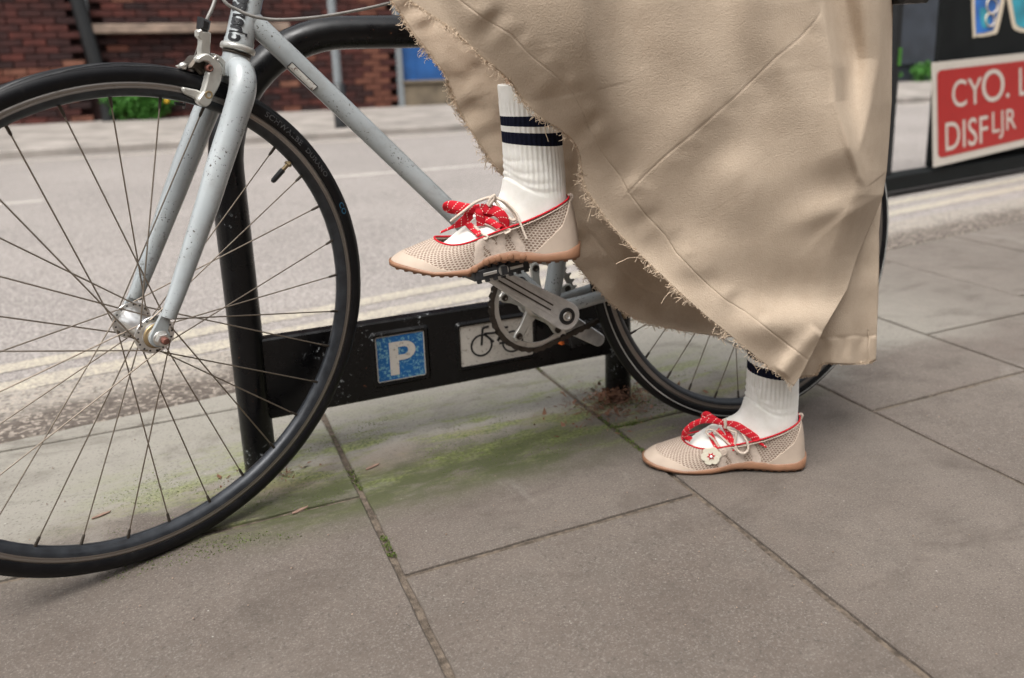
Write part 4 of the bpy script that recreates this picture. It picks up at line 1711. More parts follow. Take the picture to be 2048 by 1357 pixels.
FP = foot_frame(yp((1158, 512), 1.03), yp((783, 534), 1.13))
gA, gB = gp((1607, 930)), gp((1278, 925))
FG = foot_frame(gA + A(0, 0, .003), gB + A(0, 0, .003))
PAIRS = [((.228, .014), (.228, .004), .016), ((.21, .025), (.21, .003), .025), ((.19, .036), (.19, .003), .026), ((.172, .050), (.165, .004), .031), ((.152, .064), (.135, .006), .0325),
         ((.134, .074), (.10, .006), .033), ((.120, .082), (.060, .004), .030), ((.111, .089), (.022, .008), .0295), ((.1055, .098), (.006, .028), .0295), ((.1020, .110), (.010, .055), .031),
         ((.0998, .125), (.0140, .085), .0335), ((.0985, .145), (.015, .120), .0365), ((.0978, .165), (.0165, .155), .0385), ((.0982, .19), (.0170, .185), .0405), ((.0990, .215), (.0165, .215), .0420), ((.1000, .242), (.0145, .242), .0435)]
SHIN = [(0, 0), (0, 0)]


def make_foot(fr, lean, tag, ground):
    O, ex, ey, ez = fr
    loc = lambda X, Y, Z: O + ex * X + ey * Y + ez * Z
    droop = .0 if ground else -.0095
    # ---- sock
    rings = np.array([[f[0], f[1], b[0], b[1], w_] for f, b, w_ in PAIRS])
    n = 150
    R = interp(rings, n)
    par = np.linspace(0, 15, n)
    na = 176
    th = np.linspace(0, 2 * math.pi, na, endpoint=False)
    V = np.zeros((n, na, 3))
    zmid = np.zeros(n)
    for i in range(n):
        fx, fz, bx_, bz, w_ = R[i]
        c_ = A((fx + bx_) / 2, (fz + bz) / 2)
        h_ = A((fx - bx_) / 2, (fz - bz) / 2)
        zmid[i] = c_[1]
        leg = max(0, min(1, (par[i] - 9.5) / 1.5))
        lx = lean[0] * max(0, c_[1] - .09)
        ly = lean[1] * max(0, c_[1] - .09)
        for j, a in enumerate(th):
            ca, sa = math.cos(a), math.sin(a)
            k_ = 1 + .0
            rib = 1 + leg * .016 * math.cos(a * 38) * (1 if par[i] < 14.2 else .15)
            # ankle creases
            cr = 0
            for z0, am in ((.104, .0022), (.113, .0020), (.124, .0014), (.139, .0010)):
                zz = c_[1] + h_[1] * ca * .3 + .004 * math.sin(a * 3 + z0 * 90)
                cr += -am * math.exp(-((zz - z0) / .0032) ** 2) * (.55 + .45 * ca)
            q = c_ + h_ * (ca * (rib + cr / max(.02, np.linalg.norm(h_))))
            V[i, j] = loc(q[0] + lx, (w_ * (rib) + cr) * sa + ly, q[1] + (droop * math.exp(-((q[0] - .17) / .05) ** 2) * .8))
    # stripes by ring parameter (height along the leg)
    gg = G()
    F = []
    ms_ = []
    for i in range(n - 1):
        z = (zmid[i] + zmid[i + 1]) / 2
        stripe = (.1865 < z < .2005) or (.1625 < z < .1790)
        if par[i] < 11:
            stripe = False
        for j in range(na):
            F.append((i * na + j, (i + 1) * na + j, (i + 1) * na + (j + 1) % na, i * na + (j + 1) % na))
            ms_.append(1 if stripe else 0)
    gg.add(V.reshape(-1, 3), F, True)
    gg.m = ms_
    # folded cuff
    top = V[-1]
    cen = top.mean(0)
    gg.mi = 0
    gg.grid([top, cen + (top - cen) * .985 + ez * .0012, cen + (top - cen) * .95 - ez * .0, cen + (top - cen) * .94 - ez * .02], cv=True, smooth=True, flip=True)
    sock = gg.obj('sock', [M['knit'], M['navy']], per)
    sock['label'] = 'white ribbed sock with two navy stripes on ' + tag

    # ---- shoe upper
    On = [(0, 0), (.004, .017), (.018, .0275), (.05, .031), (.085, .030), (.115, .0315), (.15, .0395), (.18, .0435), (.21, .0415), (.237, .032), (.2545, .0215), (.262, .010), (.2640, 0)]
    Tn = [(.0105, 0, .0855), (.014, .017, .0840), (.026, .0285, .0785), (.047, .0350, .0700), (.0735, .0370, .0605), (.100, .0375, .0535), (.130, .0372, .0465), (.155, .0352, .0410), (.174, .0305, .0390), (.189, .0215, .0400), (.1965, .0130, .0415), (.2000, .0060, .0428), (.2005, 0, .0435)]
    zb_ = lambda X: np.interp(X, [0, .05, .09, .115, .13, .155, .2, .24, .262], [.001, 0, .0045, .0045, .0015, -.001 + droop, -.0005 + droop * .75, .002 + droop * .2, .0045]) if not ground else np.interp(X, [0, .05, .09, .115, .13, .155, .2, .24, .262], [.001, 0, .0025, .0025, .001, -.002, -.002, .000, .0040])
    zt_ = lambda X: zb_(X) + np.interp(X, [0, .02, .05, .09, .13, .2, .262], [.020, .0145, .0135, .0150, .0115, .0070, .0080])
    NT_ = 120
    half_O = interp(On, NT_)
    half_T = interp(Tn, NT_)
    # full loop: near side heel->toe, far side toe->heel
    mir = lambda Q: np.concatenate([Q, (Q * ([1, -1] if Q.shape[1] == 2 else [1, -1, 1]))[::-1][1:-1]])
    Ofull = mir(half_O)
    Tfull = mir(half_T)
    NR = 26
    up = np.zeros((len(Ofull), NR, 3))
    for i in range(len(Ofull)):
        X, Y = Ofull[i]
        o3 = A(X, Y, zt_(X) - .003)
        t3 = Tfull[i] + A(0, 0, droop * math.exp(-((Tfull[i][0] - .17) / .05) ** 2) * .7)
        toe = np.clip((X - .12) / .10, 0, 1)
        k_ = .78 - .12 * toe
        c3 = A(X * k_ + t3[0] * (1 - k_), Y * (k_ + .08) + t3[1] * (1 - k_ - .08), o3[2] + (t3[2] - o3[2]) * (.72 - .16 * toe))
        tip = float(np.clip((X - .215) / .040, 0, 1))
        c3 = c3 * (1 - tip) + A(X * .995, Y * .99, o3[2] + .32 * (t3[2] - o3[2])) * tip
        for j, r_ in enumerate(np.linspace(0, 1, NR)):
            up[i, j] = (1 - r_) ** 2 * o3 + 2 * r_ * (1 - r_) * c3 + r_ * r_ * t3
    sv = np.linalg.norm(np.diff(up[:, NR // 2], axis=0, append=up[:1, NR // 2]), axis=1)
    su = np.concatenate([[0], np.cumsum(sv)[:-1]])
    UV = np.zeros(up.shape[:2] + (2,))
    for i in range(len(up)):
        l_ = np.concatenate([[0], np.cumsum(np.linalg.norm(np.diff(up[i], axis=0), axis=1))])
        UV[i, :, 0] = su[i]
        UV[i, :, 1] = l_ + 10 * .0036
    W3 = np.array([[loc(*p) for p in row] for row in up])
    nrmv = np.zeros_like(up)
    du = np.roll(up, -1, 0) - np.roll(up, 1, 0)
    dv = np.gradient(up, axis=1)
    nrmv = np.cross(du, dv)
    nrmv /= np.linalg.norm(nrmv, axis=2)[..., None] + 1e-12
    cen = A(.13, 0, .02)
    if np.sum((up - cen) * nrmv) < 0:
        nrmv = -nrmv

    def offs(d):
        Q = up + nrmv * d
        return np.array([[loc(*p) for p in row] for row in Q])
    gg = G()
    gg.grid(W3, cu=True, smooth=True, uv=UV)
    shoe = gg.obj('shoe', M['net'], per)
    shoe['label'] = 'beige net lace shoe with gum sole and red trim, ' + tag
    # toe cap and heel counter
    Q = offs(.0008)
    NTf = len(up)

    def patch(name, mat, rfun, o_=.0008):
        Qo, Qi = offs(o_), offs(-.0004)
        gg = G()
        idx = [i for i in range(NTf) if rfun(Ofull[i], up[i]) > 0]
        # contiguous run (cyclic)
        start = [i for i in idx if (i - 1) % NTf not in idx][0]
        run = [(start + k) % NTf for k in range(len(idx))]
        P = []
        for i in run:
            rm = rfun(Ofull[i], up[i]) * (NR - 1)
            row = []
            for r_ in np.linspace(0, rm, 14):
                a_ = min(int(r_), NR - 2)
                f_ = r_ - a_
                row.append(Qo[i, a_] * (1 - f_) + Qo[i, a_ + 1] * f_)
            a_ = min(int(rm), NR - 2)
            f_ = rm - a_
            row.append(Qi[i, a_] * (1 - f_) + Qi[i, a_ + 1] * f_)
            P.append(row)
        gg.grid(P)
        return gg.obj(name, mat, shoe)

    def toe_r(o, row):
        X = o[0]
        if X < .172:
            return 0
        return float(np.interp(X, [.172, .20, .23, .25, .2635], [.02, .20, .42, .52, .56]))

    def heel_r(o, row):
        X = o[0]
        if X > .066:
            return 0
        return float(np.interp(X, [0, .004, .02, .045, .066], [.98, .86, .50, .26, .02]))
    patch('toe_cap', M['suede'], toe_r)
    patch('heel_counter', M['suede'], heel_r)
    # lace straps on both sides
    for (xt, xb) in ((.134, .138), (.130, .113), (.103, .107), (.097, .080)):
        for side in (0, 1):
            gg = G()
            P = []
            for r_ in np.linspace(0, 1, 14):
                X = xb + (xt - xb) * r_
                i = int(np.argmin(np.abs(half_O[:, 0] * (1 - r_) + half_T[:, 0] * r_ - X)))
                rows = []
                for d_ in (-5, -3, -1, 1, 3, 5) if False else (-2, -1, 0, 1, 2):
                    ii = min(NT_ - 1, max(0, i + d_))
                    if side:
                        ii = (NTf - ii) % NTf
                    rr = r_ * (NR - 1)
                    a_ = min(int(rr), NR - 2)
                    f_ = rr - a_
                    p = up[ii, a_] * (1 - f_) + up[ii, a_ + 1] * f_
                    nn_ = nrmv[ii, a_]
                    rows.append(loc(*(p + nn_ * (.0009 if abs(d_) < 2 else .0002))))
                P.append(rows)
            gg.grid(P, flip=bool(side))
            gg.obj('lace_strap', M['webbing'], shoe)
    # red binding along the topline
    gg = G()
    gg.tube(W3[:, -1] + ez * .0004, .00135, 8, closed=True)
    gg.obj('red_trim', M['redtrim'], shoe)
    gg = G()
    gg.tube([loc(*(p + A(0, 0, -.0032))) + 0 for p in (up[:, -1] + nrmv[:, -2] * .0008)], .0007, 6, closed=True)
    gg.obj('topline_seam', M['webbing'], shoe)
    # pull tab
    gg = G()
    gg.tube(interp([loc(.008, .0, .078), loc(.0055, .0, .0845), loc(.008, 0, .0880), loc(.012, 0, .0860)], 12), .0022, 8, sx=.5)
    gg.obj('heel_tab', M['webbing'], shoe)
    # ---- sole
    gg = G()
    out = []
    for i in range(NTf):
        X, Y = Ofull[i]
        d = nrm(A(X - .13, Y * 3.0))
        out.append(A(X, Y) + A(d[0] * .0022, (1 if Y > 0 else -1 if Y < 0 else 0) * .0022))
    out = np.array(out)
    back = np.array([max(0, 1 - o[0] / .03) for o in out])
    L0_ = [loc(out[i][0], out[i][1] * .80, zb_(Ofull[i][0])) for i in range(NTf)]
    L1_ = [loc(out[i][0], out[i][1] * .97, zb_(Ofull[i][0]) + .0016) for i in range(NTf)]
    L2_ = [loc(out[i][0], out[i][1], zb_(Ofull[i][0]) + .0045) for i in range(NTf)]
    L3_ = [loc(out[i][0] - back[i] * .001, out[i][1], zt_(Ofull[i][0]) - .001) for i in range(NTf)]
    L4_ = [loc(Ofull[i][0], Ofull[i][1], zt_(Ofull[i][0]) + .0002) for i in range(NTf)]
    gg.grid([L0_, L1_, L2_, L3_, L4_], cv=True, smooth=True)
    for k in range(NTf // 2):
        pass
    gg.add(L0_, [tuple(range(NTf))])
    gg.obj('sole', M['gum'], shoe)
    # lugs under the sole and round studs on its side
    gg = G()
    for k in range(21):
        X = .008 + .0122 * k
        i = int(np.argmin(np.abs(half_O[:, 0] - X)))
        Yw = half_O[i, 1]
        for yy in (Yw * .84, Yw * .3, -Yw * .3, -Yw * .84):
            gg.lathe([(.0001, -.0016), (.0032, -.0016), (.0040, .002)], loc(X, yy, zb_(X)), ez, 10, smooth=False)
    gg.obj('tread_lug', M['gum'], shoe, kind='stuff')
    if not ground:
        for k, (X) in enumerate((.146, .130, .1135, .096, .079)):
            i = int(np.argmin(np.abs(half_O[:, 0] - X)))
            p = loc(X, half_O[i, 1] + .0020, (zb_(X) + zt_(X)) / 2 + .0006)
            gg = G()
            gg.lathe([(.0050, 0), (.0046, .0012), (.0034, .0020), (.0001, .0022)], p, ey, 20)
            gg.obj('side_stud', M['gum'], shoe)
    return loc, shoe, sock, W3


locP, shoeP, sockP, _ = make_foot(FP, (.0, .0), 'the foot on the pedal', False)
locG, shoeG, sockG, _ = make_foot(FG, (-.01, .0), 'the foot on the pavement', True)


def fpx(fr, q, w_):
    return onp(q, fr[0] + fr[2] * w_, fr[2])


def lace(fr, shoe, name, mat, pts, wd=None, n=40, r=None):
    """pts: (px, py, lateral offset)"""
    P = interp(np.array([fpx(fr, (a, b), c_) for a, b, c_ in pts]), n)
    gg = G()
    if wd is not None:
        wv = np.interp(np.linspace(0, 1, n), np.linspace(0, 1, len(wd)), wd) if np.ndim(wd) else wd
        gg.ribbon(P, wv, fr[2] - CF * .2, .0007)
    else:
        gg.tube(P, r, 8)
    return gg.obj(name, mat, shoe)


# pedal shoe: red flecked bow and beige cord bow
lace(FP, shoeP, 'red_lace', M['redlace'], [(880, 466, .020), (902, 456, .022), (925, 444, .024), (948, 424, .026), (962, 415, .028)], [.0014, .0020, .0062, .0065, .0055])
lace(FP, shoeP, 'red_lace', M['redlace'], [(958, 420, .028), (930, 416, .030), (905, 411, .026), (894, 414, .020), (905, 419, .014), (935, 421, .016), (958, 422, .022)], .0065, 50)
lace(FP, shoeP, 'red_lace', M['redlace'], [(962, 418, .030), (984, 420, .034), (1002, 430, .036), (1009, 445, .034), (1003, 457, .030), (992, 452, .022), (982, 436, .020), (968, 421, .024)], .0070, 60)
lace(FP, shoeP, 'red_lace', M['redlace'], [(934, 446, .026), (946, 458, .028), (960, 470, .036)], .0046, 20)
lace(FP, shoeP, 'red_lace', M['redlace'], [(958, 432, .028), (972, 440, .030), (986, 446, .033), (1000, 456, .035)], .0046, 20)
lace(FP, shoeP, 'red_lace', M['redlace'], [(962, 416, .031), (958, 426, .033), (961, 440, .031), (962, 452, .029)], .0060, 20)
lace(FP, shoeP, 'cord_lace', M['cord'], [(902, 443, .026), (925, 425, .034), (950, 406, .036), (976, 396, .034), (990, 396, .030), (1004, 402, .030), (1022, 420, .031), (1032, 436, .032), (1026, 441, .033), (1015, 434, .032), (1002, 418, .032), (990, 402, .031), (984, 399, .030)], None, 80, .0021)
lace(FP, shoeP, 'cord_lace', M['cord'], [(990, 397, .030), (1010, 404, .033), (1030, 424, .036), (1037, 438, .038), (1045, 458, .040), (1053, 478, .041)], None, 40, .0017)
lace(FP, shoeP, 'cord_lace', M['cord'], [(976, 410, .034), (983, 396, .036), (989, 392, .034), (984, 404, .036), (978, 412, .034)], None, 24, .0025)
lace(FP, shoeP, 'cord_lace', M['cord'], [(948, 452, .028), (958, 462, .032), (968, 470, .037), (975, 473, .038), (973, 479, .039), (966, 477, .037)], None, 24, .0017)
lace(FP, shoeP, 'cord_lace', M['cord'], [(965, 446, .028), (985, 454, .031), (1000, 462, .035), (1017, 458, .037), (1020, 463, .038), (1010, 468, .038)], None, 24, .0017)
gg = G()
gg.sphere(fpx(FP, (949, 433), .032), .0025, 6)
gg.obj('bead', M['pearl'], shoeP)
# ground shoe
lace(FG, shoeG, 'red_lace', M['redlace'], [(1382, 880, .018), (1370, 872, .020), (1372, 862, .024), (1385, 850, .028), (1405, 842, .030), (1425, 842, .030), (1448, 846, .030)], .0048, 50)
lace(FG, shoeG, 'red_lace', M['redlace'], [(1440, 846, .024), (1424, 836, .024), (1413, 829, .022), (1408, 834, .020), (1412, 842, .022)], .0052, 30)
lace(FG, shoeG, 'red_lace', M['redlace'], [(1446, 846, .032), (1470, 850, .034), (1490, 862, .036), (1510, 876, .036), (1520, 886, .036), (1532, 895, .037)], [.0040, .0060, .0066, .0066, .0026, .0014], 50)
lace(FG, shoeG, 'red_lace', M['redlace'], [(1420, 866, .024), (1428, 884, .028), (1438, 900, .036)], .0046, 24)
lace(FG, shoeG, 'red_lace', M['redlace'], [(1434, 860, .024), (1450, 876, .029), (1470, 900, .037)], .0046, 24)
lace(FG, shoeG, 'red_lace', M['redlace'], [(1448, 850, .028), (1458, 870, .030), (1468, 890, .036)], .0042, 24)
lace(FG, shoeG, 'cord_lace', M['cord'], [(1442, 902, .037), (1428, 880, .030), (1414, 868, .027), (1413, 862, .026), (1424, 860, .027), (1440, 872, .029), (1462, 892, .035), (1476, 904, .038)], None, 60, .0018)
lace(FG, shoeG, 'cord_lace', M['cord'], [(1450, 852, .032), (1462, 862, .034), (1472, 866, .035), (1470, 884, .036), (1474, 900, .038), (1486, 907, .040), (1496, 900, .040), (1494, 884, .038), (1484, 868, .035)], None, 60, .0020)
lace(FG, shoeG, 'cord_lace', M['cord'], [(1449, 838, .034), (1451, 848, .036), (1450, 856, .035)], None, 12, .0026)
lace(FG, shoeG, 'cord_lace', M['cord'], [(1440, 902, .038), (1450, 900, .039), (1452, 908, .040), (1446, 911, .040)], None, 16, .0008)
# flower charm
Cc = fpx(FG, (1422, 912), .043)
fx_ = nrm(np.cross(A(0, 0, 1), FG[2]))
fz_ = nrm(np.cross(FG[2], fx_))
charm = None
gg = G()
for k in range(6):
    a = math.radians(60 * k + 10)
    P = []
    c0 = A(math.cos(a), math.sin(a)) * .0088
    for b in np.linspace(0, 2 * math.pi, 14, endpoint=False):
        rr = .0076 * (1 + .06 * math.cos(5 * b))
        P.append(c0 + rr * A(math.cos(b), math.sin(b)))
    gg.prism(P, Cc + FG[2] * (.0002 + .0003 * (k % 2)), fx_, fz_, FG[2], .0012, .0003)
gg.obj('flower_charm', M['petal'], shoeG)
gg = G()
P = []
for k in range(12):
    a = math.radians(30 * k + 10)
    rr = .0072 if k % 2 == 0 else .0036
    P.append((rr * math.cos(a), rr * math.sin(a)))
gg.prism(P, Cc + FG[2] * .0017, fx_, fz_, FG[2], .0006)
gg.obj('charm_star', M['redtrim'], shoeG)
gg = G()
gg.sphere(Cc + FG[2] * .003, .0023, 8)
gg.obj('charm_bead', M['pearl'], shoeG)

# ---- body: one continuous skinned surface (legs and hips, under the skirt)
me = bpy.data.meshes.new('body')
jl = [locP(.057, 0, .12), locP(.057, 0, .26), A(.44, 1.055, .80), A(.74, 1.05, 1.00), A(.82, 1.02, 1.06), A(.87, 1.01, 1.00), A(.84, 1.0, .52), locG(.057, 0, .26), locG(.057, 0, .12), A(.82, 1.02, 1.20)]
org = ORG[per.name]
me.from_pydata([tuple(p - org) for p in jl], [(0, 1), (1, 2), (2, 3), (3, 4), (4, 5), (5, 6), (6, 7), (7, 8), (4, 9)], [])
me.materials.append(M['skin'])
body = bpy.data.objects.new('body', me)
COL.objects.link(body)
body.parent = per
sk = body.modifiers.new('skin', 'SKIN')
for i, r_ in enumerate((.024, .036, .050, .068, .09, .068, .046, .036, .024, .09)):
    me.skin_vertices[0].data[i].radius = (r_, r_)
me.skin_vertices[0].data[4].use_root = True
sb = body.modifiers.new('subdivision', 'SUBSURF')
sb.levels = sb.render_levels = 2

# ---- skirt
HEM = np.array([(700, -400), (760, -100), (817, 0), (858, 28), (899, 55), (935, 87), (971, 120), (1000, 142), (1022, 161), (1034, 180), (1045, 200), (1083, 236), (1115, 254), (1142, 274), (1156, 294), (1162, 315), (1165, 340), (1167, 366), (1178, 388), (1193, 410),
                (1210, 437), (1234, 464), (1260, 490), (1283, 512), (1325, 552), (1366, 591), (1415, 634), (1465, 674), (1498, 702), (1531, 728), (1560, 751), (1587, 771)], float)
RGT = np.array([(1795, -400), (1788, -100), (1784, 0), (1783, 100), (1782, 205), (1777, 280), (1772, 342), (1765, 390), (1751, 425), (1734, 464), (1714, 512), (1702, 550), (1693, 579), (1668, 622), (1647, 657), (1630, 693), (1614, 724), (1600, 752), (1587, 771)], float)
BKL = np.array([(640, -400), (735, -100), (782, 0), (803, 32), (824, 65), (855, 105), (885, 144), (897, 168), (906, 191), (914, 214), (926, 236), (948, 272), (971, 308), (990, 333), (1010, 357), (1060, 425), (1105, 480), (1140, 515), (1175, 558), (1213, 598), (1240, 620), (1268, 637), (1300, 648), (1335, 657),
                (1401, 668), (1456, 675)], float)


def side_dist(P, q):
    """signed distance to polyline: + on its right-hand side (image x to the right when going down)"""
    P = np.asarray(P, float)
    best = None
    a, b = P[:-1], P[1:]
    d = b - a
    t = np.clip(((q[:, None, :] - a) * d).sum(2) / (d * d).sum(1), 0, 1)
    cl = a + t[..., None] * d
    dv = q[:, None, :] - cl
    dist = np.linalg.norm(dv, axis=2)
    i = dist.argmin(1)
    r = np.arange(len(q))
    cr = d[i, 0] * dv[r, i, 1] - d[i, 1] * dv[r, i, 0]
    L = np.concatenate([[0], np.cumsum(np.linalg.norm(d, axis=1))])
    s_ = L[i] + t[r, i] * np.linalg.norm(d, axis=1)[i]
    # fade beyond polyline ends
    return dist[r, i] * np.where(cr < 0, 1, -1), s_ / L[-1], s_


def ridge(q, P, amp, wl, wr, fade0=0.0, fade1=.15):
    sd_, u, s_ = side_dist(P, q)
    f = np.where(sd_ > 0, np.exp(-(sd_ / wr) ** 2), np.exp(-(sd_ / wl) ** 2))
    e = np.ones_like(u)
    if fade0 > 0:
        e *= np.clip(u / fade0, 0, 1)
    if fade1 > 0:
        e *= np.clip((1 - u) / fade1, 0, 1)
    e = e * e * (3 - 2 * e)
    return amp * f * e


SEAM1 = [(1645, -40), (1639, 27), (1628, 44), (1595, 80), (1553, 113), (1510, 155), (1468, 195), (1425, 232), (1382, 270), (1335, 308), (1290, 350), (1256, 386)]
STITCH = [(860, -60), (919, 0), (970, 38), (1022, 68), (1060, 109), (1107, 147), (1145, 181), (1166, 222), (1185, 270), (1213, 318), (1240, 352), (1258, 386), (1290, 428), (1330, 470), (1352, 505), (1386, 541), (1415, 570), (1450, 600), (1490, 624), (1550, 670), (1614, 719)]


HEMS = interp(HEM, 120)
for _ in range(30):
    HEMS[1:-1] = (HEMS[:-2] + HEMS[1:-1] * 2 + HEMS[2:]) / 4


HEMX = interp(HEM, 240)
HEMX = np.concatenate([HEMX, [HEMX[-1] + (14, 12)]])
for _ in range(900):
    HEMX[1:-1] = (HEMX[:-2] + HEMX[1:-1] * 2 + HEMX[2:]) / 4
hemx = lambda y: np.interp(y, HEMX[:, 1], HEMX[:, 0])


def nz(q, s_, k):
    return np.array([noise.noise(Vector((a * s_, b * s_, k))) for a, b in q])


def front_y(q, t):
    k = 1 / (1 + np.exp(-(q[:, 1] - 560) / 38.))          # lower part hangs forward over the standing leg
    y = .918 - .006 * k + (.076 - .054 * k) * np.exp(-(np.sqrt(np.clip(t + .02, 0, 9) ** 2 + .0009) / .18) ** 1.3)
    d = np.zeros(len(q))
    d += ridge(q, [(1610, -400), (1632, 0), (1639, 27), (1656, 85), (1669, 137), (1671, 205), (1700, 294), (1729, 378)], .020, 95, 15, 0, .12)
    d += ridge(q, [(1670, -400), (1680, 0), (1706, 120), (1712, 210), (1722, 300)], -.027, 34, 34, 0, .3)
    d += ridge(q, [(1480, -400), (1515, 0), (1560, 130), (1612, 260), (1650, 340)], .011, 60, 42, 0, .35)
    d += ridge(q, [(1420, -400), (1440, 0), (1470, 120), (1520, 260)], -.008, 44, 44, 0, .4)
    d += ridge(q, [(1775, -400), (1767, 0), (1758, 120), (1741, 212), (1721, 294), (1708, 345)], .010, 34, 18, 0, .35)
    d += ridge(q, [(1150, -400), (1158, 0), (1168, 80), (1186, 180), (1215, 270), (1250, 360)], .040, 120, 50, 0, .5)
    d += ridge(q, [(1230, -400), (1240, 0), (1262, 140), (1310, 300)], -.010, 50, 70, 0, .5)
    d += ridge(q, [(1330, -400), (1360, 0), (1390, 160), (1430, 330)], .014, 80, 100, 0, .5)
    d += ridge(q, [(1500, -400), (1490, 0), (1440, 180), (1330, 330), (1240, 430)], .008, 60, 60, 0, .3)
    d += ridge(q, [(1765, 390), (1700, 428), (1650, 470), (1590, 530)], .005, 12, 30, 0, .8)
    d += ridge(q, [(1729, 378), (1690, 410), (1600, 440), (1520, 450)], .008, 40, 26, 0, .7)
    d += ridge(q, [(1700, 582), (1640, 596), (1560, 590), (1480, 570), (1400, 545)], -.016, 70, 46, 0, .6)
    d += ridge(q, [(1690, 620), (1610, 640), (1520, 650), (1440, 640)], .008, 50, 40, .2, .5)
    d += ridge(q, [(1640, 660), (1600, 700), (1560, 752)], .006, 16, 16, .1, .1)
    d += ridge(q, [(1420, 300), (1490, 380), (1530, 470)], .007, 60, 60, .4, .5)
    d += ridge(q, [(1290, 480), (1400, 520), (1500, 520)], .007, 50, 50, .4, .5)
    d += ridge(q, [(1640, -100), (1652, 60), (1665, 140), (1669, 205), (1697, 294), (1727, 376)], .0030, 9, 5, 0, .05)
    d += ridge(q, [(1765, -100), (1757, 120), (1740, 212), (1720, 294), (1712, 320)], .0022, 8, 5, 0, .1)
    d += .0035 * nz(q, 1 / 170., 1.3) + .0010 * nz(q, 1 / 70., 5.1) 
    # hem band: puckers and stitched groove
    s_ = .70 * q[:, 0] + .71 * q[:, 1]
    dist = np.clip(t, 0, 1) * 900 * .72
    band = np.clip(1 - dist / 82, 0, 1)
    pk = np.sin(s_ / 15.0 + 3 * nz(np.stack([s_, s_ * 0], 1), 1 / 90., 2.2)) * .0015 + np.sin(s_ / 27.0 + 2) * .0012
    d += pk * np.sin(np.clip(dist / 96, 0, 1) * math.pi) ** 1.5
    sds, _, s2 = side_dist(STITCH, q)
    d += -.0008 * np.exp(-(sds / 1.7) ** 2)
    s2 = s_
    d += np.exp(-((sds - 14) / 16.) ** 2) * np.sin(s2 / 9.0 + 2 * nz(np.stack([s2, s2 * 0], 1), 1 / 50., 7.7)) * .0007
    sd1, _, s3 = side_dist(SEAM1, q)
    d += -.0008 * np.exp(-(sd1 / 1.7) ** 2)
    s3 = .7 * q[:, 0] - .7 * q[:, 1]
    d += np.exp(-((sd1 - 14) / 14.) ** 2) * np.sin(s3 / 11.0 + 2 * nz(np.stack([s3, s3 * 0], 1), 1 / 60., 4.4)) * .0005
    return y - d


skirt = part_empty('skirt', per)
rows = np.concatenate([np.linspace(-400, -20, 24, endpoint=False), np.linspace(-20, 770.5, 380)])
NC = 420
Lx_ = np.interp(rows, HEM[:, 1], HEM[:, 0])
Rx_ = np.interp(rows, RGT[:, 1], RGT[:, 0])
T_ = np.linspace(0, 1, NC)
Q2 = np.stack([Lx_[:, None] + (Rx_ - Lx_)[:, None] * T_[None, :], np.repeat(rows[:, None], NC, 1)], 2)
tt = np.repeat(T_[None, :], len(rows), 0)
# in the narrow lower rows the profile flattens
q_ = Q2.reshape(-1, 2)
abs_t = (q_[:, 0] - hemx(q_[:, 1])) / 900.
rt = (np.interp(q_[:, 1], RGT[:, 1], RGT[:, 0]) - q_[:, 0]) / 900.
EDGE = lambda y: .060 * (1 - 1 / (1 + np.exp(-(y - 520) / 30.)))
Yf = front_y(q_, abs_t) + EDGE(q_[:, 1]) * np.clip(1 - rt / .07, 0, 1) ** 2
dirs = CF[None, :] + ((q_[:, 0] - CX) / FPX)[:, None] * CR - ((q_[:, 1] - CY) / FPX)[:, None] * CU
P3 = CO + dirs * (Yf / dirs[:, 1])[:, None]
gg = G()
gg.grid(P3.reshape(len(rows), NC, 3), smooth=True)
fo = gg.obj('front_panel', M['fabric'], skirt)
md = fo.modifiers.new('thickness', 'SOLIDIFY')
md.thickness = .0012
md.offset = -1
FRONT = (P3.reshape(len(rows), NC, 3))


def ray_at(q, y):
    return yp(q, y)


# back panel
rowsb = np.concatenate([np.linspace(-400, -20, 20, endpoint=False), np.linspace(-20, 675, 190)])
Lb = np.interp(rowsb, BKL[:, 1], BKL[:, 0])
Rb = np.interp(rowsb, [-400, 0, 205, 342, 400, 460, 720], [1790, 1779, 1778, 1768, 1762, 1757, 1752])
NB = 150
Qb = np.stack([Lb[:, None] + (Rb - Lb)[:, None] * np.linspace(0, 1, NB)[None, :], np.repeat(rowsb[:, None], NB, 1)], 2)
qb = Qb.reshape(-1, 2)


def back_y(q):
    left = np.interp(q[:, 1], BKL[:, 1], BKL[:, 0])
    dl = q[:, 0] - left
    y = np.interp(q[:, 0], [640, 1000, 1300, 1500, 1690, 1757, 1790], [1.150, 1.150, 1.125, 1.075, 1.02, 1.0, .99])
    sst = lambda v: np.clip(v, 0, 1) ** 2 * (3 - 2 * np.clip(v, 0, 1))
    y = y - .075 * sst((q[:, 0] - 1150) / 130.) * sst((640 - q[:, 1]) / 260.) * sst((1480 - q[:, 0]) / 120.)
    y = y - .012 * np.exp(-(dl / 60.) ** 2)
    y = y + .008 * nz(q, 1 / 90., 3.3) + .002 * nz(q, 1 / 30., 8.3)
    sdh, u, s_ = side_dist(BKL, q)
    dist = np.abs(sdh)
    y = y - np.sin(s_ / 13. + 3 * nz(np.stack([s_, s_ * 0], 1), 1 / 80., 6.6)) * .0018 * np.exp(-((dist - 30) / 32.) ** 2)
    y = y + .0012 * np.exp(-((dist - 62) / 3.) ** 2)
    return y


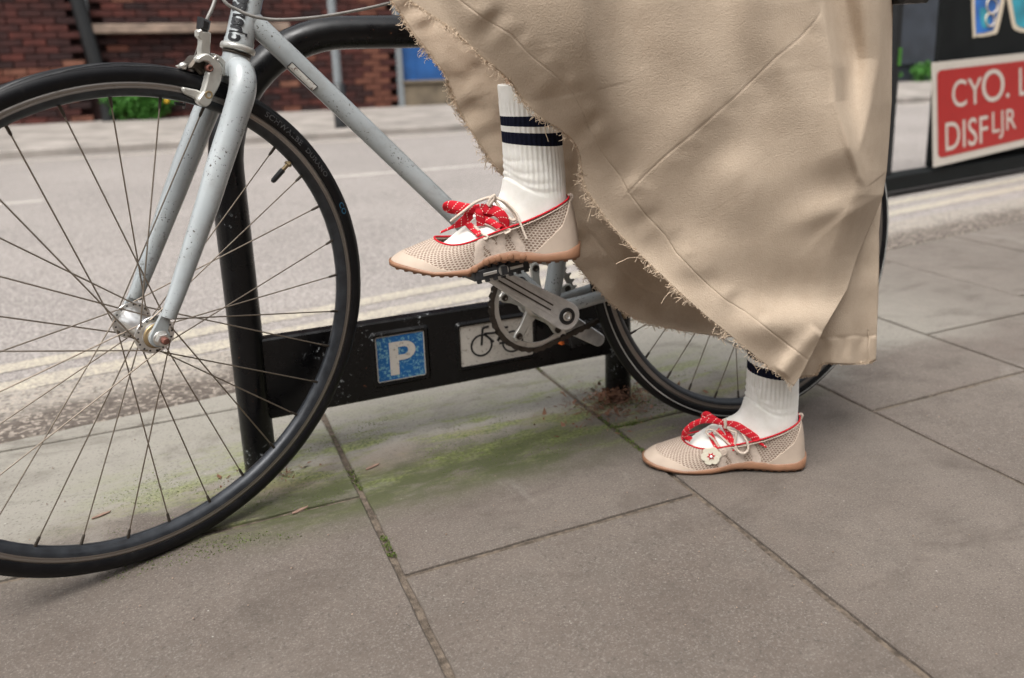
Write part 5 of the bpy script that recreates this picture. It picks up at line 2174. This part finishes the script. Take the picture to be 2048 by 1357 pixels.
Yb = back_y(qb)
dirs = CF[None, :] + ((qb[:, 0] - CX) / FPX)[:, None] * CR - ((qb[:, 1] - CY) / FPX)[:, None] * CU
B3 = CO + dirs * (Yb / dirs[:, 1])[:, None]
gg = G()
gg.grid(B3.reshape(len(rowsb), NB, 3), smooth=True, flip=True)
bo = gg.obj('back_panel', M['fabric'], skirt)
md = bo.modifiers.new('thickness', 'SOLIDIFY')
md.thickness = .0012
# lower right tail of the back panel
rowsc = np.linspace(400, 1.0, 2)
NRw = 90
Rc = []
Hc = np.array([(1560, 778), (1597, 757), (1622, 752), (1635, 748), (1643, 731), (1655, 727), (1689, 729), (1720, 728), (1740, 726), (1750, 720)], float)
tailq = []
for i in range(NRw):
    f_ = i / (NRw - 1)
    row = []
    for j in range(70):
        g_ = j / 69
        top = A(1520 + g_ * (1766 - 1520), 395)
        bi = interp(Hc, 70)[j] if i == 0 and j == 0 else None
        row.append((f_, g_))
    tailq.append(row)
Hr = interp(Hc, 70)
tq = []
for i in range(NRw):
    f_ = i / (NRw - 1)
    for j in range(70):
        top = A(1500 + (j / 69) * (1763 - 1500), 395)
        b_ = Hr[j]
        p = top * (1 - f_) + b_ * f_
        if j == 69:
            p[0] = np.interp(p[1], [395, 463, 546, 720], [1763, 1757, 1757, 1751])
        elif j > 60:
            rx = np.interp(p[1], [395, 463, 546, 720], [1763, 1757, 1757, 1751])
            p[0] = min(p[0], rx - (69 - j) * 2.2) if p[0] > rx - 25 else p[0]
        tq.append(p)
tq = np.array(tq)
yt = np.interp(tq[:, 0], [1500, 1640, 1700, 1757], [1.03, .995, .985, 1.0]) + .004 * np.sin(tq[:, 0] / 15.) * np.clip((tq[:, 1] - 420) / 250, 0, 1) + .004 * nz(tq, 1 / 60., 2.9)
sdt = (tq[:, 1] - 676) + .04 * (tq[:, 0] - 1640)
yt += .0014 * np.exp(-(sdt / 2.2) ** 2) + np.where(sdt > 0, .0016 * np.sin(tq[:, 0] / 6.5 + 2 * nz(tq, 1 / 40., 1.9)), 0)
dirs = CF[None, :] + ((tq[:, 0] - CX) / FPX)[:, None] * CR - ((tq[:, 1] - CY) / FPX)[:, None] * CU
T3 = CO + dirs * (yt / dirs[:, 1])[:, None]
gg = G()
gg.grid(T3.reshape(NRw, 70, 3), smooth=True)
to = gg.obj('tail_panel', M['fabric'], skirt)
md = to.modifiers.new('thickness', 'SOLIDIFY')
md.thickness = .0012

# stitching threads laid on the seams
def seam(P, off, name):
    q = interp(np.array(P, float), 260)
    sd_abs = (q[:, 0] - hemx(q[:, 1])) / 900.
    y = front_y(q, sd_abs) + EDGE(q[:, 1]) * np.clip(1 - (np.interp(q[:, 1], RGT[:, 1], RGT[:, 0]) - q[:, 0]) / 900. / .07, 0, 1) ** 2
    gg = G()
    pts = np.array([yp(a, b - .0006) for a, b in zip(q, y)])
    for i in range(0, len(pts) - 3, 4):
        gg.tube(pts[i:i + 3], .00042, 5)
    gg.obj(name, M['stitch'], skirt, kind='stuff')


seam(STITCH, 0, 'hem_stitching')
seam(SEAM1, 0, 'seam_stitching')

# frayed threads along the raw edges
def fray(edge, yfun, n, Lm, name, side):
    gg = G()
    q = interp(edge, 900)
    T = np.gradient(q, axis=0)
    T /= np.linalg.norm(T, axis=1)[:, None]
    for k in range(n):
        i = rng.integers(0, 899)
        p = q[i]
        if p[1] < -30:
            continue
        nv = A(-T[i, 1], T[i, 0]) * side
        L = Lm * (.25 + rng.random() ** 2.5 * 1.9) * (.4 + 1.2 * max(0, noise.noise(Vector((p[0] / 55, p[1] / 55, 4))) + .4))
        if rng.random() < .012:
            L *= 2.6
        d = nv * .8 + T[i] * rng.normal() * .9 + A(0, .35)
        pts = [p - nv * 2]
        cur = p.copy()
        ang = math.atan2(d[1], d[0])
        curl = rng.normal() * .35
        ns = 7
        for s_ in range(ns):
            cur = cur + A(math.cos(ang), math.sin(ang)) * L / ns
            ang += curl + rng.normal() * .3
            pts.append(cur.copy())
        y0 = yfun(p)
        dy = rng.normal() * .002
        W = [yp(a, y0 + dy * s_ / ns) for s_, a in enumerate(pts)]
        gg.tube(W, .00030 + .00012 * rng.random(), 4, caps=False)
    # selvedge cord of tangled yarn
    return gg.obj(name, M['thread'], skirt, kind='stuff')


fy_ = lambda p: float(front_y(np.array([p]), np.array([0.0]))[0])
by_ = lambda p: float(back_y(np.array([p]))[0])
fray(HEM[2:], fy_, 1500, 9, 'frayed_hem_threads', 1)
fray(HEM[2:], fy_, 60, 15, 'loose_hem_threads', 1)
fray(BKL[2:17], by_, 900, 9, 'frayed_back_threads', 1)
fray(BKL[17:], by_, 420, 7, 'frayed_back_threads', 1)
fray(Hc[1:], lambda p: float(np.interp(p[0], [1500, 1640, 1700, 1757], [1.03, .995, .985, 1.0])), 260, 4, 'frayed_tail_threads', -1)

# black bag hanging at the top right edge of the skirt
gg = G()
gg.prism(interp(np.array([(yp(q, .97)[0], yp(q, .97)[2]) for q in ((1770, -60), (1783, 4), (1800, 8), (1830, 7), (1842, 1), (1846, -60))]), 30, True), (0, 1.0, 0), (1, 0, 0), (0, 0, 1), (0, -1, 0), .05, .006)
gg.obj('bag', M['plastic'], label='black bag hanging beside the skirt at the top of the photo', cat='bag', base=tuple(yp((1800, 0), .97)))
